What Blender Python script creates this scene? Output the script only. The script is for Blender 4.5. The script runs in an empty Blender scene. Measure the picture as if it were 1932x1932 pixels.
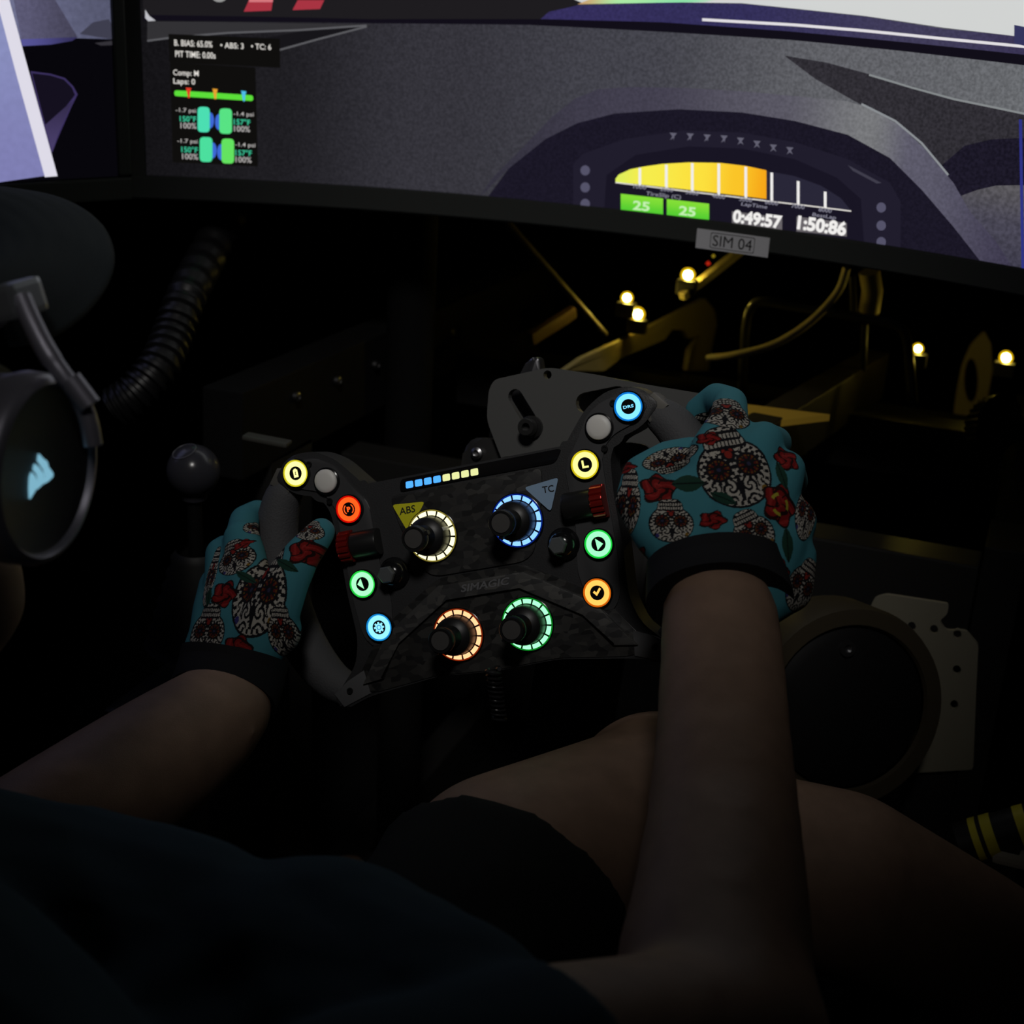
import bpy, bmesh, math, random
import numpy as np
from mathutils import Vector, Matrix

random.seed(4)
SC = bpy.context.scene
COL = SC.collection
V = Vector

# ------------------------------------------------------------------ camera
F = 2800.0                                   # focal length in pixels of the 1932 frame
PSI, PIT, ROL = math.radians(19.70), math.radians(21.46), math.radians(3.13)
WC = V((0, 0, 0.72))                         # steering wheel centre
CAM = V((0.3377, -0.8628, 0.3775)) + WC
FW = V((-math.sin(PSI)*math.cos(PIT), math.cos(PSI)*math.cos(PIT), -math.sin(PIT)))
_r0 = V((math.cos(PSI), math.sin(PSI), 0)); _u0 = _r0.cross(FW)
RT = _r0*math.cos(ROL) + _u0*math.sin(ROL)
UP = -_r0*math.sin(ROL) + _u0*math.cos(ROL)
cd = bpy.data.cameras.new('camera'); cam = bpy.data.objects.new('camera', cd); COL.objects.link(cam)
cd.sensor_width = 36; cd.lens = 36*F/1932; cd.clip_start = 0.02; cd.clip_end = 50
cam.matrix_world = Matrix(((RT.x, UP.x, -FW.x, CAM.x), (RT.y, UP.y, -FW.y, CAM.y), (RT.z, UP.z, -FW.z, CAM.z), (0, 0, 0, 1)))
cd.dof.use_dof = True; cd.dof.focus_distance = 0.97; cd.dof.aperture_fstop = 9.0
SC.camera = cam
# ------------------------------------------------------------------ world, added fill light, exposure
wd = bpy.data.worlds.new('room_dark'); SC.world = wd; wd.use_nodes = True
wd.node_tree.nodes['Background'].inputs[0].default_value = (0.55, 0.6, 0.75, 1)
wd.node_tree.nodes['Background'].inputs[1].default_value = 0.004
def area(name, loc, target, size, power, color):
    ld = bpy.data.lights.new(name, 'AREA'); ld.size = size; ld.energy = power; ld.color = color
    o = bpy.data.objects.new(name, ld); COL.objects.link(o); o.location = loc
    o.rotation_euler = (V(target)-V(loc)).to_track_quat('-Z', 'Y').to_euler()
    return o
def spot(name, loc, target, deg, power, color, radius):
    ld = bpy.data.lights.new(name, 'SPOT'); ld.spot_size = math.radians(deg); ld.spot_blend = 1.0; ld.energy = power; ld.color = color; ld.shadow_soft_size = radius
    o = bpy.data.objects.new(name, ld); COL.objects.link(o); o.location = loc
    o.rotation_euler = (V(target)-V(loc)).to_track_quat('-Z', 'Y').to_euler()
    return o
spot('added_fill_spot', (0.45, -1.35, 2.40), (-0.03, 0.17, 0.84), 23, 54.0, (1.0, 0.97, 0.93), 0.16)  # added spot behind the camera, unseen; brightens gloves, wheel face and sticker
vs = SC.view_settings; vs.view_transform = 'Standard'; vs.look = 'None'; vs.exposure = 0; vs.gamma = 1; vs.use_curve_mapping = False

def ray(x, y): return FW + RT*((x-966)/F) - UP*((y-966)/F)
def at(x, y, d): return CAM + ray(x, y)*d
def atX(x, y, X): d = ray(x, y); return CAM + d*((X-CAM.x)/d.x)
def atY(x, y, Y): d = ray(x, y); return CAM + d*((Y-CAM.y)/d.y)
def atZ(x, y, Z): d = ray(x, y); return CAM + d*((Z-CAM.z)/d.z)
def on_plane(x, y, o, n): d = ray(x, y); return CAM + d*((o-CAM).dot(n)/d.dot(n))

# ------------------------------------------------------------------ materials
def lin(c): return tuple((v/255/12.92 if v/255 <= 0.04045 else ((v/255+0.055)/1.055)**2.4) for v in c)
_M = {}
def mat(name, col, rough=0.5, metal=0.0, emit=None, strength=1.0, spec=0.5, noise=None, bump=None, attr=None, coat=0.0):
    if name in _M: return _M[name]
    m = bpy.data.materials.new(name); m.use_nodes = True; nt = m.node_tree; b = nt.nodes['Principled BSDF']
    b.inputs['Base Color'].default_value = (*col, 1); b.inputs['Roughness'].default_value = rough
    b.inputs['Metallic'].default_value = metal; b.inputs['Specular IOR Level'].default_value = spec
    b.inputs['Coat Weight'].default_value = coat
    if emit is not None:
        b.inputs['Emission Color'].default_value = (*emit, 1); b.inputs['Emission Strength'].default_value = strength
    tc = None
    if noise:
        sc_, amt = noise
        tc = nt.nodes.new('ShaderNodeTexCoord'); nz = nt.nodes.new('ShaderNodeTexNoise'); nz.inputs['Scale'].default_value = sc_; nz.inputs['Detail'].default_value = 4
        nt.links.new(tc.outputs['Object'], nz.inputs['Vector'])
        rp = nt.nodes.new('ShaderNodeValToRGB'); rp.color_ramp.elements[0].position = .3; rp.color_ramp.elements[1].position = .7
        rp.color_ramp.elements[0].color = (*[v*(1-amt) for v in col], 1); rp.color_ramp.elements[1].color = (*[min(1, v*(1+amt)) for v in col], 1)
        nt.links.new(nz.outputs['Fac'], rp.inputs['Fac']); nt.links.new(rp.outputs['Color'], b.inputs['Base Color'])
    if bump:
        sc_, st = bump
        tc = nt.nodes.new('ShaderNodeTexCoord'); nz = nt.nodes.new('ShaderNodeTexNoise'); nz.inputs['Scale'].default_value = sc_
        nt.links.new(tc.outputs['Object'], nz.inputs['Vector']); bp = nt.nodes.new('ShaderNodeBump'); bp.inputs['Strength'].default_value = st; bp.inputs['Distance'].default_value = .001
        nt.links.new(nz.outputs['Fac'], bp.inputs['Height']); nt.links.new(bp.outputs['Normal'], b.inputs['Normal'])
    if attr:
        a = nt.nodes.new('ShaderNodeAttribute'); a.attribute_name = attr; nt.links.new(a.outputs['Color'], b.inputs['Base Color'])
    _M[name] = m
    return m
def glow(name, rgb, strength=1.0, noise=None):
    """a light giving surface (screen pixel area, LED, lit button): emission only"""
    if name in _M: return _M[name]
    m = bpy.data.materials.new(name); m.use_nodes = True; nt = m.node_tree
    nt.nodes.remove(nt.nodes['Principled BSDF']); e = nt.nodes.new('ShaderNodeEmission'); out = nt.nodes['Material Output']
    c = lin(rgb); e.inputs[0].default_value = (*c, 1); e.inputs[1].default_value = strength
    if noise:
        sc_, amt = noise
        tc = nt.nodes.new('ShaderNodeTexCoord'); nz = nt.nodes.new('ShaderNodeTexNoise'); nz.inputs['Scale'].default_value = sc_; nz.inputs['Detail'].default_value = 1
        nt.links.new(tc.outputs['Object'], nz.inputs['Vector'])
        mp = nt.nodes.new('ShaderNodeMapRange'); mp.inputs['From Min'].default_value = .3; mp.inputs['From Max'].default_value = .7
        mp.inputs['To Min'].default_value = strength*(1-amt); mp.inputs['To Max'].default_value = strength*(1+amt)
        nt.links.new(nz.outputs['Fac'], mp.inputs['Value']); nt.links.new(mp.outputs['Result'], e.inputs[1])
    nt.links.new(e.outputs[0], out.inputs[0]); _M[name] = m
    return m
def glow_ramp(name, stops, axis='UVX', noise=None):
    """screen area whose shown colour runs along its width (UV x) or height (UV y)"""
    if name in _M: return _M[name]
    m = bpy.data.materials.new(name); m.use_nodes = True; nt = m.node_tree
    nt.nodes.remove(nt.nodes['Principled BSDF']); e = nt.nodes.new('ShaderNodeEmission'); out = nt.nodes['Material Output']
    uv = nt.nodes.new('ShaderNodeUVMap'); uv.uv_map = 'UVMap'; sp = nt.nodes.new('ShaderNodeSeparateXYZ'); nt.links.new(uv.outputs[0], sp.inputs[0])
    rp = nt.nodes.new('ShaderNodeValToRGB'); rp.color_ramp.interpolation = 'EASE'
    while len(rp.color_ramp.elements) < len(stops): rp.color_ramp.elements.new(.5)
    for el, (p, c) in zip(rp.color_ramp.elements, stops): el.position = p; el.color = (*lin(c), 1)
    nt.links.new(sp.outputs[0 if axis == 'UVX' else 1], rp.inputs['Fac']); nt.links.new(rp.outputs['Color'], e.inputs[0])
    if noise:
        sc_, amt = noise
        tc = nt.nodes.new('ShaderNodeTexCoord'); nz = nt.nodes.new('ShaderNodeTexNoise'); nz.inputs['Scale'].default_value = sc_; nz.inputs['Detail'].default_value = 1
        nt.links.new(tc.outputs['Object'], nz.inputs['Vector'])
        mp = nt.nodes.new('ShaderNodeMapRange'); mp.inputs['From Min'].default_value = .3; mp.inputs['From Max'].default_value = .7
        mp.inputs['To Min'].default_value = 1-amt; mp.inputs['To Max'].default_value = 1+amt
        nt.links.new(nz.outputs['Fac'], mp.inputs['Value']); nt.links.new(mp.outputs['Result'], e.inputs[1])
    nt.links.new(e.outputs[0], out.inputs[0]); _M[name] = m
    return m
BLACK = mat('matte_black_plastic', (.012, .012, .013), .55)
GLOSS = mat('gloss_black_plastic', (.008, .008, .009), .18)
DARKMETAL = mat('black_anodised_metal', (.02, .02, .021), .42, .6)
STEEL = mat('bolt_steel', (.35, .35, .36), .35, 1.0)

# ------------------------------------------------------------------ object helpers
def tag(o, label=None, cat=None, group=None, kind=None):
    for k, v in (('label', label), ('category', cat), ('group', group), ('kind', kind)):
        if v: o[k] = v
    return o
def empty(name, loc=(0, 0, 0), mw=None, label=None, cat=None, group=None, kind=None):
    o = bpy.data.objects.new(name, None); COL.objects.link(o); o.empty_display_size = .02
    if mw is not None: o.matrix_world = mw
    else: o.location = loc
    return tag(o, label, cat, group, kind)
def put(name, me, m, parent=None, local=None, world=False, smooth=False):
    """link a mesh; with a parent the verts are in the parent's frame, or in world space when world=True"""
    o = bpy.data.objects.new(name, me); COL.objects.link(o)
    if m is not None and not me.materials: me.materials.append(m)
    if smooth:
        for p in me.polygons: p.use_smooth = True
    if parent is not None:
        o.parent = parent
        if world: o.matrix_parent_inverse = world_of(parent).inverted()
    if local is not None: o.matrix_local = local
    return o
def world_of(o):
    m = o.matrix_basis.copy() if o.parent is None else world_of(o.parent) @ o.matrix_parent_inverse @ o.matrix_basis
    return m
def from_bm(bm, name='m', normals=True):
    if normals: bmesh.ops.recalc_face_normals(bm, faces=bm.faces)
    me = bpy.data.meshes.new(name); bm.to_mesh(me); bm.free(); return me
def pydata(vs_, fs_, name='m'):
    me = bpy.data.meshes.new(name); me.from_pydata([tuple(v) for v in vs_], [], fs_); me.update(); return me
def smooth_angle(me, deg=35):
    for p in me.polygons: p.use_smooth = True
    try: me.set_sharp_from_angle(angle=math.radians(deg))
    except Exception: pass
    return me
def round_poly(pts, r, n=4):
    out = []
    N = len(pts)
    for i in range(N):
        a, b, c = V(pts[i-1]).to_2d(), V(pts[i]).to_2d(), V(pts[(i+1) % N]).to_2d()
        d1, d2 = (a-b), (c-b); rr = min(r, d1.length*.45, d2.length*.45)
        p, q = b+d1.normalized()*rr, b+d2.normalized()*rr
        for k in range(n+1):
            t = k/n; out.append(p*(1-t)**2 + b*2*t*(1-t) + q*t*t)
    return out
def prism(pts, z0, z1, bevel=0.0, holes=()):
    """flat outline in the local XY plane, extruded from z0 to z1"""
    bm = bmesh.new()
    if holes:
        es = []
        for loop in [pts]+list(holes):
            vv = [bm.verts.new((p[0], p[1], z1)) for p in loop]
            es += [bm.edges.new((vv[i-1], vv[i])) for i in range(len(vv))]
        bmesh.ops.triangle_fill(bm, use_beauty=True, use_dissolve=False, edges=es)
        fs = list(bm.faces)
        ret = bmesh.ops.extrude_face_region(bm, geom=fs)
        for g in ret['geom']:
            if isinstance(g, bmesh.types.BMVert): g.co.z = z0
    else:
        top = [bm.verts.new((p[0], p[1], z1)) for p in pts]; bot = [bm.verts.new((p[0], p[1], z0)) for p in pts]
        ft = bm.faces.new(top); bm.faces.new(bot[::-1])
        for i in range(len(pts)): bm.faces.new((top[i-1], top[i], bot[i], bot[i-1]))
        if bevel:
            bmesh.ops.bevel(bm, geom=list(ft.edges), offset=bevel, segments=2, affect='EDGES', profile=.6)
    return from_bm(bm)
def lathe(prof, n=32, arc=2*math.pi, a0=0):
    """profile of (radius, z) turned about local Z"""
    bm = bmesh.new(); full = abs(arc-2*math.pi) < 1e-6; rings = []
    cnt = n if full else n+1
    for (r, z) in prof:
        if r < 1e-7: rings.append([bm.verts.new((0, 0, z))])
        else: rings.append([bm.verts.new((r*math.cos(a0+arc*k/n), r*math.sin(a0+arc*k/n), z)) for k in range(cnt)])
    for A, B in zip(rings, rings[1:]):
        for k in range(n):
            k2 = (k+1) % n if full else k+1
            if len(A) == 1 and len(B) == 1: continue
            if len(A) == 1: bm.faces.new((A[0], B[k], B[k2]))
            elif len(B) == 1: bm.faces.new((A[k], A[k2], B[0]))
            else: bm.faces.new((A[k], A[k2], B[k2], B[k]))
    return from_bm(bm)
def frames_along(pts):
    pts = [V(p) for p in pts]; out = []; nrm = None
    for i, p in enumerate(pts):
        t = (pts[min(i+1, len(pts)-1)]-pts[max(i-1, 0)]).normalized()
        if nrm is None:
            nrm = t.cross(V((0, 0, 1)))
            if nrm.length < .1: nrm = t.cross(V((0, 1, 0)))
        nrm = (nrm - t*nrm.dot(t)).normalized()
        out.append((p, t, nrm, t.cross(nrm)))
    return out
def tube(pts, r, n=10, flat=1.0):
    bm = bmesh.new(); rings = []
    fr = frames_along(pts)
    for i, (p, t, a, b) in enumerate(fr):
        ri = r[i] if isinstance(r, (list, tuple)) else r
        rings.append([bm.verts.new(p + a*ri*math.cos(2*math.pi*k/n) + b*ri*flat*math.sin(2*math.pi*k/n)) for k in range(n)])
    for A, B in zip(rings, rings[1:]):
        for k in range(n): bm.faces.new((A[k-1], A[k], B[k], B[k-1]))
    bm.faces.new(rings[0][::-1]); bm.faces.new(rings[-1])
    return smooth_angle(from_bm(bm), 50)
def spline(pts, per=8):
    P = [V(p) for p in pts]; P = [P[0]*2-P[1]]+P+[P[-1]*2-P[-2]]; out = []
    for i in range(1, len(P)-2):
        for k in range(per):
            t = k/per; a, b, c, d = P[i-1], P[i], P[i+1], P[i+2]
            out.append(.5*((2*b)+(-a+c)*t+(2*a-5*b+4*c-d)*t*t+(-a+3*b-3*c+d)*t**3))
    out.append(P[-2]); return out
def box(c, s, bevel=0.0, rot=None):
    bm = bmesh.new(); bmesh.ops.create_cube(bm, size=1)
    for v in bm.verts: v.co = V((v.co.x*s[0], v.co.y*s[1], v.co.z*s[2]))
    if bevel: bmesh.ops.bevel(bm, geom=list(bm.edges), offset=bevel, segments=2, affect='EDGES', profile=.7)
    R = rot.to_4x4() if rot is not None else Matrix()
    bm.transform(Matrix.Translation(c) @ R)
    return from_bm(bm)
def text_mesh(s, size, shear=0.0, bold=0.0, align='CENTER', width=None, height=None):
    cu = bpy.data.curves.new('t', 'FONT'); cu.body = s; cu.size = size; cu.shear = shear; cu.offset = bold
    cu.align_x = 'CENTER'; cu.align_y = 'CENTER'; cu.resolution_u = 3
    o = bpy.data.objects.new('t', cu); COL.objects.link(o)
    dg = bpy.context.evaluated_depsgraph_get(); me = bpy.data.meshes.new_from_object(o.evaluated_get(dg))
    bpy.data.objects.remove(o); bpy.data.curves.remove(cu)
    co = np.empty(len(me.vertices)*3); me.vertices.foreach_get('co', co); co = co.reshape(-1, 3)
    mn, mx = co.min(0), co.max(0); c = (mn+mx)/2; co -= c; 
    if width: co[:, 0] *= width/(mx-mn)[0]
    if height: co[:, 1] *= height/(mx-mn)[1]
    me.vertices.foreach_set('co', co.ravel()); me.materials.clear(); me.update()
    return me
def shift(me, x=0, y=0, z=0, rot=0):
    me.transform(Matrix.Translation((x, y, z)) @ Matrix.Rotation(rot, 4, 'Z')); return me
def frame_mat(o, x, y, z):
    return Matrix(((x[0], y[0], z[0], o[0]), (x[1], y[1], z[1], o[1]), (x[2], y[2], z[2], o[2]), (0, 0, 0, 1)))

# ================================================================== THE ROOM
def plane_mesh(cs): return pydata(cs, [list(range(len(cs)))])
carpet = mat('dark_carpet', (.006, .006, .0062), .95, bump=(500, .6), spec=.1)
paint = mat('dark_room_paint', (.006, .0058, .0055), .9, spec=.1)
tag(put('floor', plane_mesh([(-2.5, -2.5, 0), (2.5, -2.5, 0), (2.5, 3, 0), (-2.5, 3, 0)]), carpet), kind='structure')
tag(put('wall_back', plane_mesh([(-2.5, 3, 0), (2.5, 3, 0), (2.5, 3, 2.6), (-2.5, 3, 2.6)]), paint), kind='structure')
tag(put('wall_left', plane_mesh([(-2.5, -2.5, 0), (-2.5, 3, 0), (-2.5, 3, 2.6), (-2.5, -2.5, 2.6)]), paint), kind='structure')
tag(put('wall_right', plane_mesh([(2.5, -2.5, 0), (2.5, 3, 0), (2.5, 3, 2.6), (2.5, -2.5, 2.6)]), paint), kind='structure')
tag(put('ceiling', plane_mesh([(-2.5, -2.5, 2.6), (2.5, -2.5, 2.6), (2.5, 3, 2.6), (-2.5, 3, 2.6)]), paint), kind='structure')

# ================================================================== CURVED CENTRE MONITOR
RM, XC, YF, HB = 1.0, -0.0069, 0.4112, 0.8732      # curve radius, axis x, deepest y, screen bottom height
TH0, TH1, HT = -0.462, 0.330, 0.340                 # arc range and screen height
def cyl(s, z, lift=0.0):
    th = s/RM; r = RM-lift
    return V((XC+r*math.sin(th), YF-RM+r*math.cos(th), z))
def S(x, y):
    """pixel of the photograph -> place (arc length, height) on the curved screen"""
    d = ray(x, y); ox, oy = CAM.x-XC, CAM.y-(YF-RM)
    a = d.x**2+d.y**2; b = 2*(ox*d.x+oy*d.y); c = ox*ox+oy*oy-RM*RM
    t = (-b+math.sqrt(b*b-4*a*c))/(2*a); p = CAM+d*t
    return (RM*math.atan2(p.x-XC, p.y-(YF-RM)), p.z)
mon = empty('curved_monitor', (XC, YF+.12, 0), label='wide curved monitor showing the car dashboard and tachometer', cat='monitor')
def on_screen(pts2, lift, step=.006):
    """flat outline in (s, z) laid onto the curved screen, with UVs over its own bounds"""
    bm = bmesh.new(); vv = [bm.verts.new((p[0], p[1], 0)) for p in pts2]; bm.faces.new(vv)
    return curve_bm(bm, lift, step)
def curve_bm(bm, lift, step=.006):
    xs = [v.co.x for v in bm.verts]; zs = [v.co.y for v in bm.verts]; x0, x1, z0, z1 = min(xs), max(xs), min(zs), max(zs)
    k = math.ceil(x0/step)*step
    while k < x1:
        if x0+1e-5 < k < x1-1e-5:
            bmesh.ops.bisect_plane(bm, geom=list(bm.verts)+list(bm.edges)+list(bm.faces), dist=1e-7, plane_co=(k, 0, 0), plane_no=(1, 0, 0))
        k += step
    bmesh.ops.triangulate(bm, faces=list(bm.faces))
    uvl = bm.loops.layers.uv.new('UVMap')
    for f in bm.faces:
        for l in f.loops: l[uvl].uv = ((l.vert.co.x-x0)/max(1e-6, x1-x0), (l.vert.co.y-z0)/max(1e-6, z1-z0))
    for v in bm.verts: v.co = cyl(v.co.x, v.co.y, lift)
    return from_bm(bm, normals=False)
def strip(s0, s1, z0, z1, r_in, r_out, n=48):
    """a bent bar: radius from r_in (towards the viewer) to r_out"""
    bm = bmesh.new(); rings = []
    for k in range(n+1):
        s = s0+(s1-s0)*k/n
        rings.append([bm.verts.new(cyl(s, z, l)) for (z, l) in ((z0, r_in), (z1, r_in), (z1, r_out), (z0, r_out))])
    for A, B in zip(rings, rings[1:]):
        for k in range(4): bm.faces.new((A[k-1], A[k], B[k], B[k-1]))
    bm.faces.new(rings[0]); bm.faces.new(rings[-1][::-1])
    bmesh.ops.recalc_face_normals(bm, faces=bm.faces)
    long_edges = [e for e in bm.edges if abs(e.verts[0].co.z-e.verts[1].co.z) < 1e-6 and (e.verts[0].co-e.verts[1].co).length > .008]
    bmesh.ops.bevel(bm, geom=[e for e in long_edges], offset=.0012, segments=2, affect='EDGES')
    return smooth_angle(from_bm(bm), 40)
bez = mat('monitor_bezel_black', (.036, .039, .036), .42)
put('housing', strip(TH0-.012, TH1+.012, HB-.02, HB+HT+.012, -.002, -.05), BLACK, mon, world=True)
put('bezel', strip(TH0-.014, TH1+.014, HB-.0235, HB-.0025, .005, -.03), bez, mon, world=True)
put('bezel', strip(TH0-.014, TH1+.014, HB+HT+.0005, HB+HT+.012, .004, -.03), bez, mon, world=True)
put('bezel', strip(TH0-.014, TH0-.0005, HB-.004, HB+HT+.002, .004, -.03, 4), bez, mon, world=True)
put('bezel', strip(TH1+.0005, TH1+.014, HB-.004, HB+HT+.002, .004, -.03, 4), bez, mon, world=True)
put('stand_pole', tube([(XC-.27, YF+.10, .03), (XC-.27, YF+.10, HB+.14)], .025, 16), mat('stand_black', (.006, .006, .006), .85, spec=.1), mon, world=True)
put('stand_arm', box((XC-.14, YF+.10, HB+.14), (.3, .04, .06), .004), BLACK, mon, world=True)
put('stand_foot', box((XC-.27, YF+.10, .015), (.4, .3, .03), .006), DARKMETAL, mon, world=True)
put('mounting_block', box((XC, YF+.085, HB+.14), (.1, .09, .1), .004), DARKMETAL, mon, world=True)
screen = put('screen', on_screen([(TH0, HB-.003), (TH1, HB-.003), (TH1, HB+HT), (TH0, HB+HT)], 0), glow_ramp('screen_dashboard', [(0, (20, 19, 22)), (.14, (30, 29, 33)), (.33, (52, 51, 58)), (.55, (66, 66, 74)), (.8, (96, 97, 102)), (1, (104, 106, 110))], noise=(420, .22)), mon, world=True)
LIFT = [0.0]
def gfx(name, pxs, m, lift=None):
    LIFT[0] += 1.5e-5
    l = (.0003+LIFT[0]) if lift is None else lift
    return put(name, on_screen([S(*p) for p in pxs], l), m, screen, world=True)
def gtext(name, s, cx, cy, w, h, m, bold=0.0, shear=0.0):
    LIFT[0] += 1.5e-5
    sc_, zc = S(cx, cy); a, b = S(cx-w/2, cy), S(cx+w/2, cy); wid = b[0]-a[0]
    hh = S(cx, cy-h/2)[1]-S(cx, cy+h/2)[1]
    me = text_mesh(s, .01, shear, bold, width=wid, height=hh)
    bm = bmesh.new(); bm.from_mesh(me); bpy.data.meshes.remove(me)
    for v in bm.verts: v.co.x += sc_; v.co.y += zc
    return put(name, curve_bm(bm, .0004+LIFT[0], .006), m, screen, world=True)
def quadline(pts, w):
    """thin band along pixel points, w pixels thick"""
    up_, dn = [], []
    for i, p in enumerate(pts):
        a, b = pts[max(i-1, 0)], pts[min(i+1, len(pts)-1)]; dx, dy = b[0]-a[0], b[1]-a[1]; L = math.hypot(dx, dy)
        nx, ny = -dy/L*w/2, dx/L*w/2; up_.append((p[0]+nx, p[1]+ny)); dn.append((p[0]-nx, p[1]-ny))
    return up_+dn[::-1]
def disc(cx, cy, rx, ry, n=20): return [(cx+rx*math.cos(2*math.pi*k/n), cy+ry*math.sin(2*math.pi*k/n)) for k in range(n)]
def rrect(x0, y0, x1, y1, r, dy=0.0):
    p = round_poly([(x0, y0), (x1, y0), (x1, y1), (x0, y1)], r, 4); return [(q[0], q[1]+dy*(q[0]-x0)) for q in p]
gBLK = glow('screen_black', (13, 12, 12)); gWHT = glow('screen_white', (240, 238, 236)); gGRY = glow('screen_grey_text', (135, 134, 150))
TOPL = -760
# dash top, lit part on the right and its shaded flank
gfx('dash_shade', [(1480, 105), (1560, 118), (1640, 140), (1800, 185), (1940, 214), (1940, 520), (1880, 500), (1830, 400), (1740, 275), (1680, 222), (1620, 195), (1540, 150)], glow('screen_dash_shade', (47, 45, 51), noise=(420, .3)))
gfx('dash_edge', quadline([(1640, 141), (1720, 165), (1800, 187), (1935, 215)], 4), glow('screen_edge_light', (132, 136, 138)))
gfx('dash_recess', [(1770, 318), (1820, 275), (1870, 263), (1935, 260), (1935, 350), (1880, 350), (1845, 358), (1812, 372)], glow('screen_recess', (27, 24, 38), noise=(420, .3)))
gfx('dash_panel', [(1812, 370), (1845, 358), (1880, 350), (1935, 349), (1935, 530), (1860, 495)], glow_ramp('screen_panel', [(0, (60, 58, 74)), (.5, (70, 68, 82)), (1, (86, 84, 88))], 'UVY', noise=(300, .25)))
# windscreen base: black seal, purple bonnet edge, white line and sky
gfx('windscreen_seal', [(270, 26), (700, 34), (1000, 34), (1250, 42), (1500, 60), (1700, 79), (1940, 104), (1940, 124), (1700, 96), (1500, 76), (1250, 60), (1000, 47), (700, 44), (270, 39)], glow('screen_seal', (17, 14, 24)))
gfx('cabin_view', [(270, TOPL), (420, TOPL), (520, -250), (800, -120), (1100, 6), (1060, 20), (1025, 36), (700, 36), (270, 28)], glow('screen_cabin', (30, 28, 31)))
gfx('bonnet', [(1020, 36), (1036, 22), (1060, 17), (1090, 10), (1250, 5), (1400, 7), (1632, 31), (1780, 54), (1915, 68), (1940, 70), (1940, 104), (1700, 79), (1500, 60), (1250, 42)], glow_ramp('screen_bonnet', [(0, (52, 46, 92)), (.4, (50, 46, 88)), (.8, (64, 60, 88)), (1, (58, 52, 84))], noise=(420, .15)))
gfx('sky_view', [(420, TOPL), (1960, TOPL-60), (1960, 72), (1915, 68), (1780, 52), (1632, 30), (1400, 6), (1250, 4), (1100, 6), (800, -120), (520, -250)], glow('screen_sky', (209, 211, 210), 1.0))
gfx('distant_trees', [(1090, 8), (1130, -8), (1300, -8), (1380, -6), (1330, 4), (1250, 5)], glow_ramp('screen_green', [(0, (205, 160, 110)), (.3, (170, 235, 165)), (.7, (140, 225, 170)), (1, (209, 211, 210))]))
gfx('white_line', quadline([(1325, 37), (1500, 47), (1632, 58), (1780, 73), (1935, 88)], 5.5), glow('screen_line', (225, 222, 226)))
gfx('wing_mirror', [(1914, 47), (1940, 52), (1940, 88), (1914, 82)], glow('screen_mirror', (52, 52, 92)))
gfx('red_switch', [(470, 0), (515, 0), (512, 20), (460, 22)], glow('screen_red', (168, 52, 66)))
gfx('red_switch', [(562, 0), (612, 0), (604, 17), (552, 19)], glow('screen_red', (168, 52, 66)))
gfx('red_switch', [(470, -22), (516, -22), (515, 4), (470, 4)], glow('screen_red_light', (214, 120, 128)))
gfx('round_dial', disc(414, -8, 15, 12), glow('screen_dial', (150, 150, 150)))
gfx('pillar_edge', [(274, 18), (282, 30), (294, 39), (280, 40), (274, 34)], glow('screen_pillar', (190, 190, 196)))
# trim at left
gfx('dash_trim', [(278, 40), (700, 46), (690, 52), (560, 58), (430, 62), (278, 78)], glow('screen_trim', (50, 49, 52)))
gfx('dash_slot', [(500, 72), (560, 60), (690, 50), (600, 72), (530, 94), (520, 86)], glow('screen_slot', (22, 21, 25)))
gfx('trim_line', quadline([(278, 77), (330, 70), (430, 62), (560, 57), (692, 48)], 3.5), glow('screen_trimline', (92, 92, 96)))
gfx('trim_line', quadline([(528, 94), (600, 74), (692, 50)], 3.5), glow('screen_trimline', (92, 92, 96)))
# read-out boxes
gfx('readout_box', [(318, 64), (528, 73), (529, 128), (320, 118)], glow('screen_box', (15, 14, 13)))
gfx('readout_box', [(321, 118), (482, 127), (487, 314), (326, 306)], glow('screen_box', (15, 14, 13)))
gWT = glow('screen_text', (226, 222, 216)); gWT2 = glow('screen_text_dim', (188, 184, 182)); gTEAL = glow('screen_text_teal', (64, 205, 160))
gtext('readout_text', 'B. BIAS: 65.0%', 365, 82, 72, 12, gWT, .00012); gtext('readout_text', '\u2022 ABS: 3', 438, 86, 44, 11, gWT, .00012); gtext('readout_text', '\u2022 TC: 6', 493, 88, 38, 11, gWT, .00012)
gtext('readout_text', 'PIT TIME: 0.00s', 369, 103, 76, 12, gWT, .00012)
gtext('readout_text', 'Comp: M', 351, 139, 48, 14, gWT, .0001); gtext('readout_text', 'Laps: 0', 348, 155, 41, 14, gWT, .0001)
gfx('status_bar', rrect(329, 170, 478, 181, 5, .065), glow('screen_green_bar', (92, 222, 58)))
for x, y, c, nm in ((356, 172, (226, 60, 40), 'r'), (406, 174, (232, 160, 50), 'o'), (460, 178, (80, 190, 235), 'c')):
    gfx('bar_marker', [(x-5, y-7), (x+5, y-6), (x+3, y+2), (x+2, y+13), (x-1, y+13), (x-3, y+2)], glow('screen_marker_'+nm, c))
for (x0, y0, x1, y1, c, nm) in ((373, 201, 396, 249, (76, 222, 178), 'a'), (414, 204, 438, 252, (88, 226, 132), 'b'), (377, 258, 401, 305, (76, 222, 158), 'c'), (418, 261, 442, 308, (100, 226, 96), 'd')):
    left = nm in 'ac'
    gfx('brake_disc', disc(x1+1 if left else x0-1, (y0+y1)/2+2, 7, 15), glow('screen_brake_blue', (62, 104, 214)))
    gfx('tyre_tile', rrect(x0, y0, x1, y1, 8, .03), glow('screen_tyre_'+nm, c))
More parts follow.
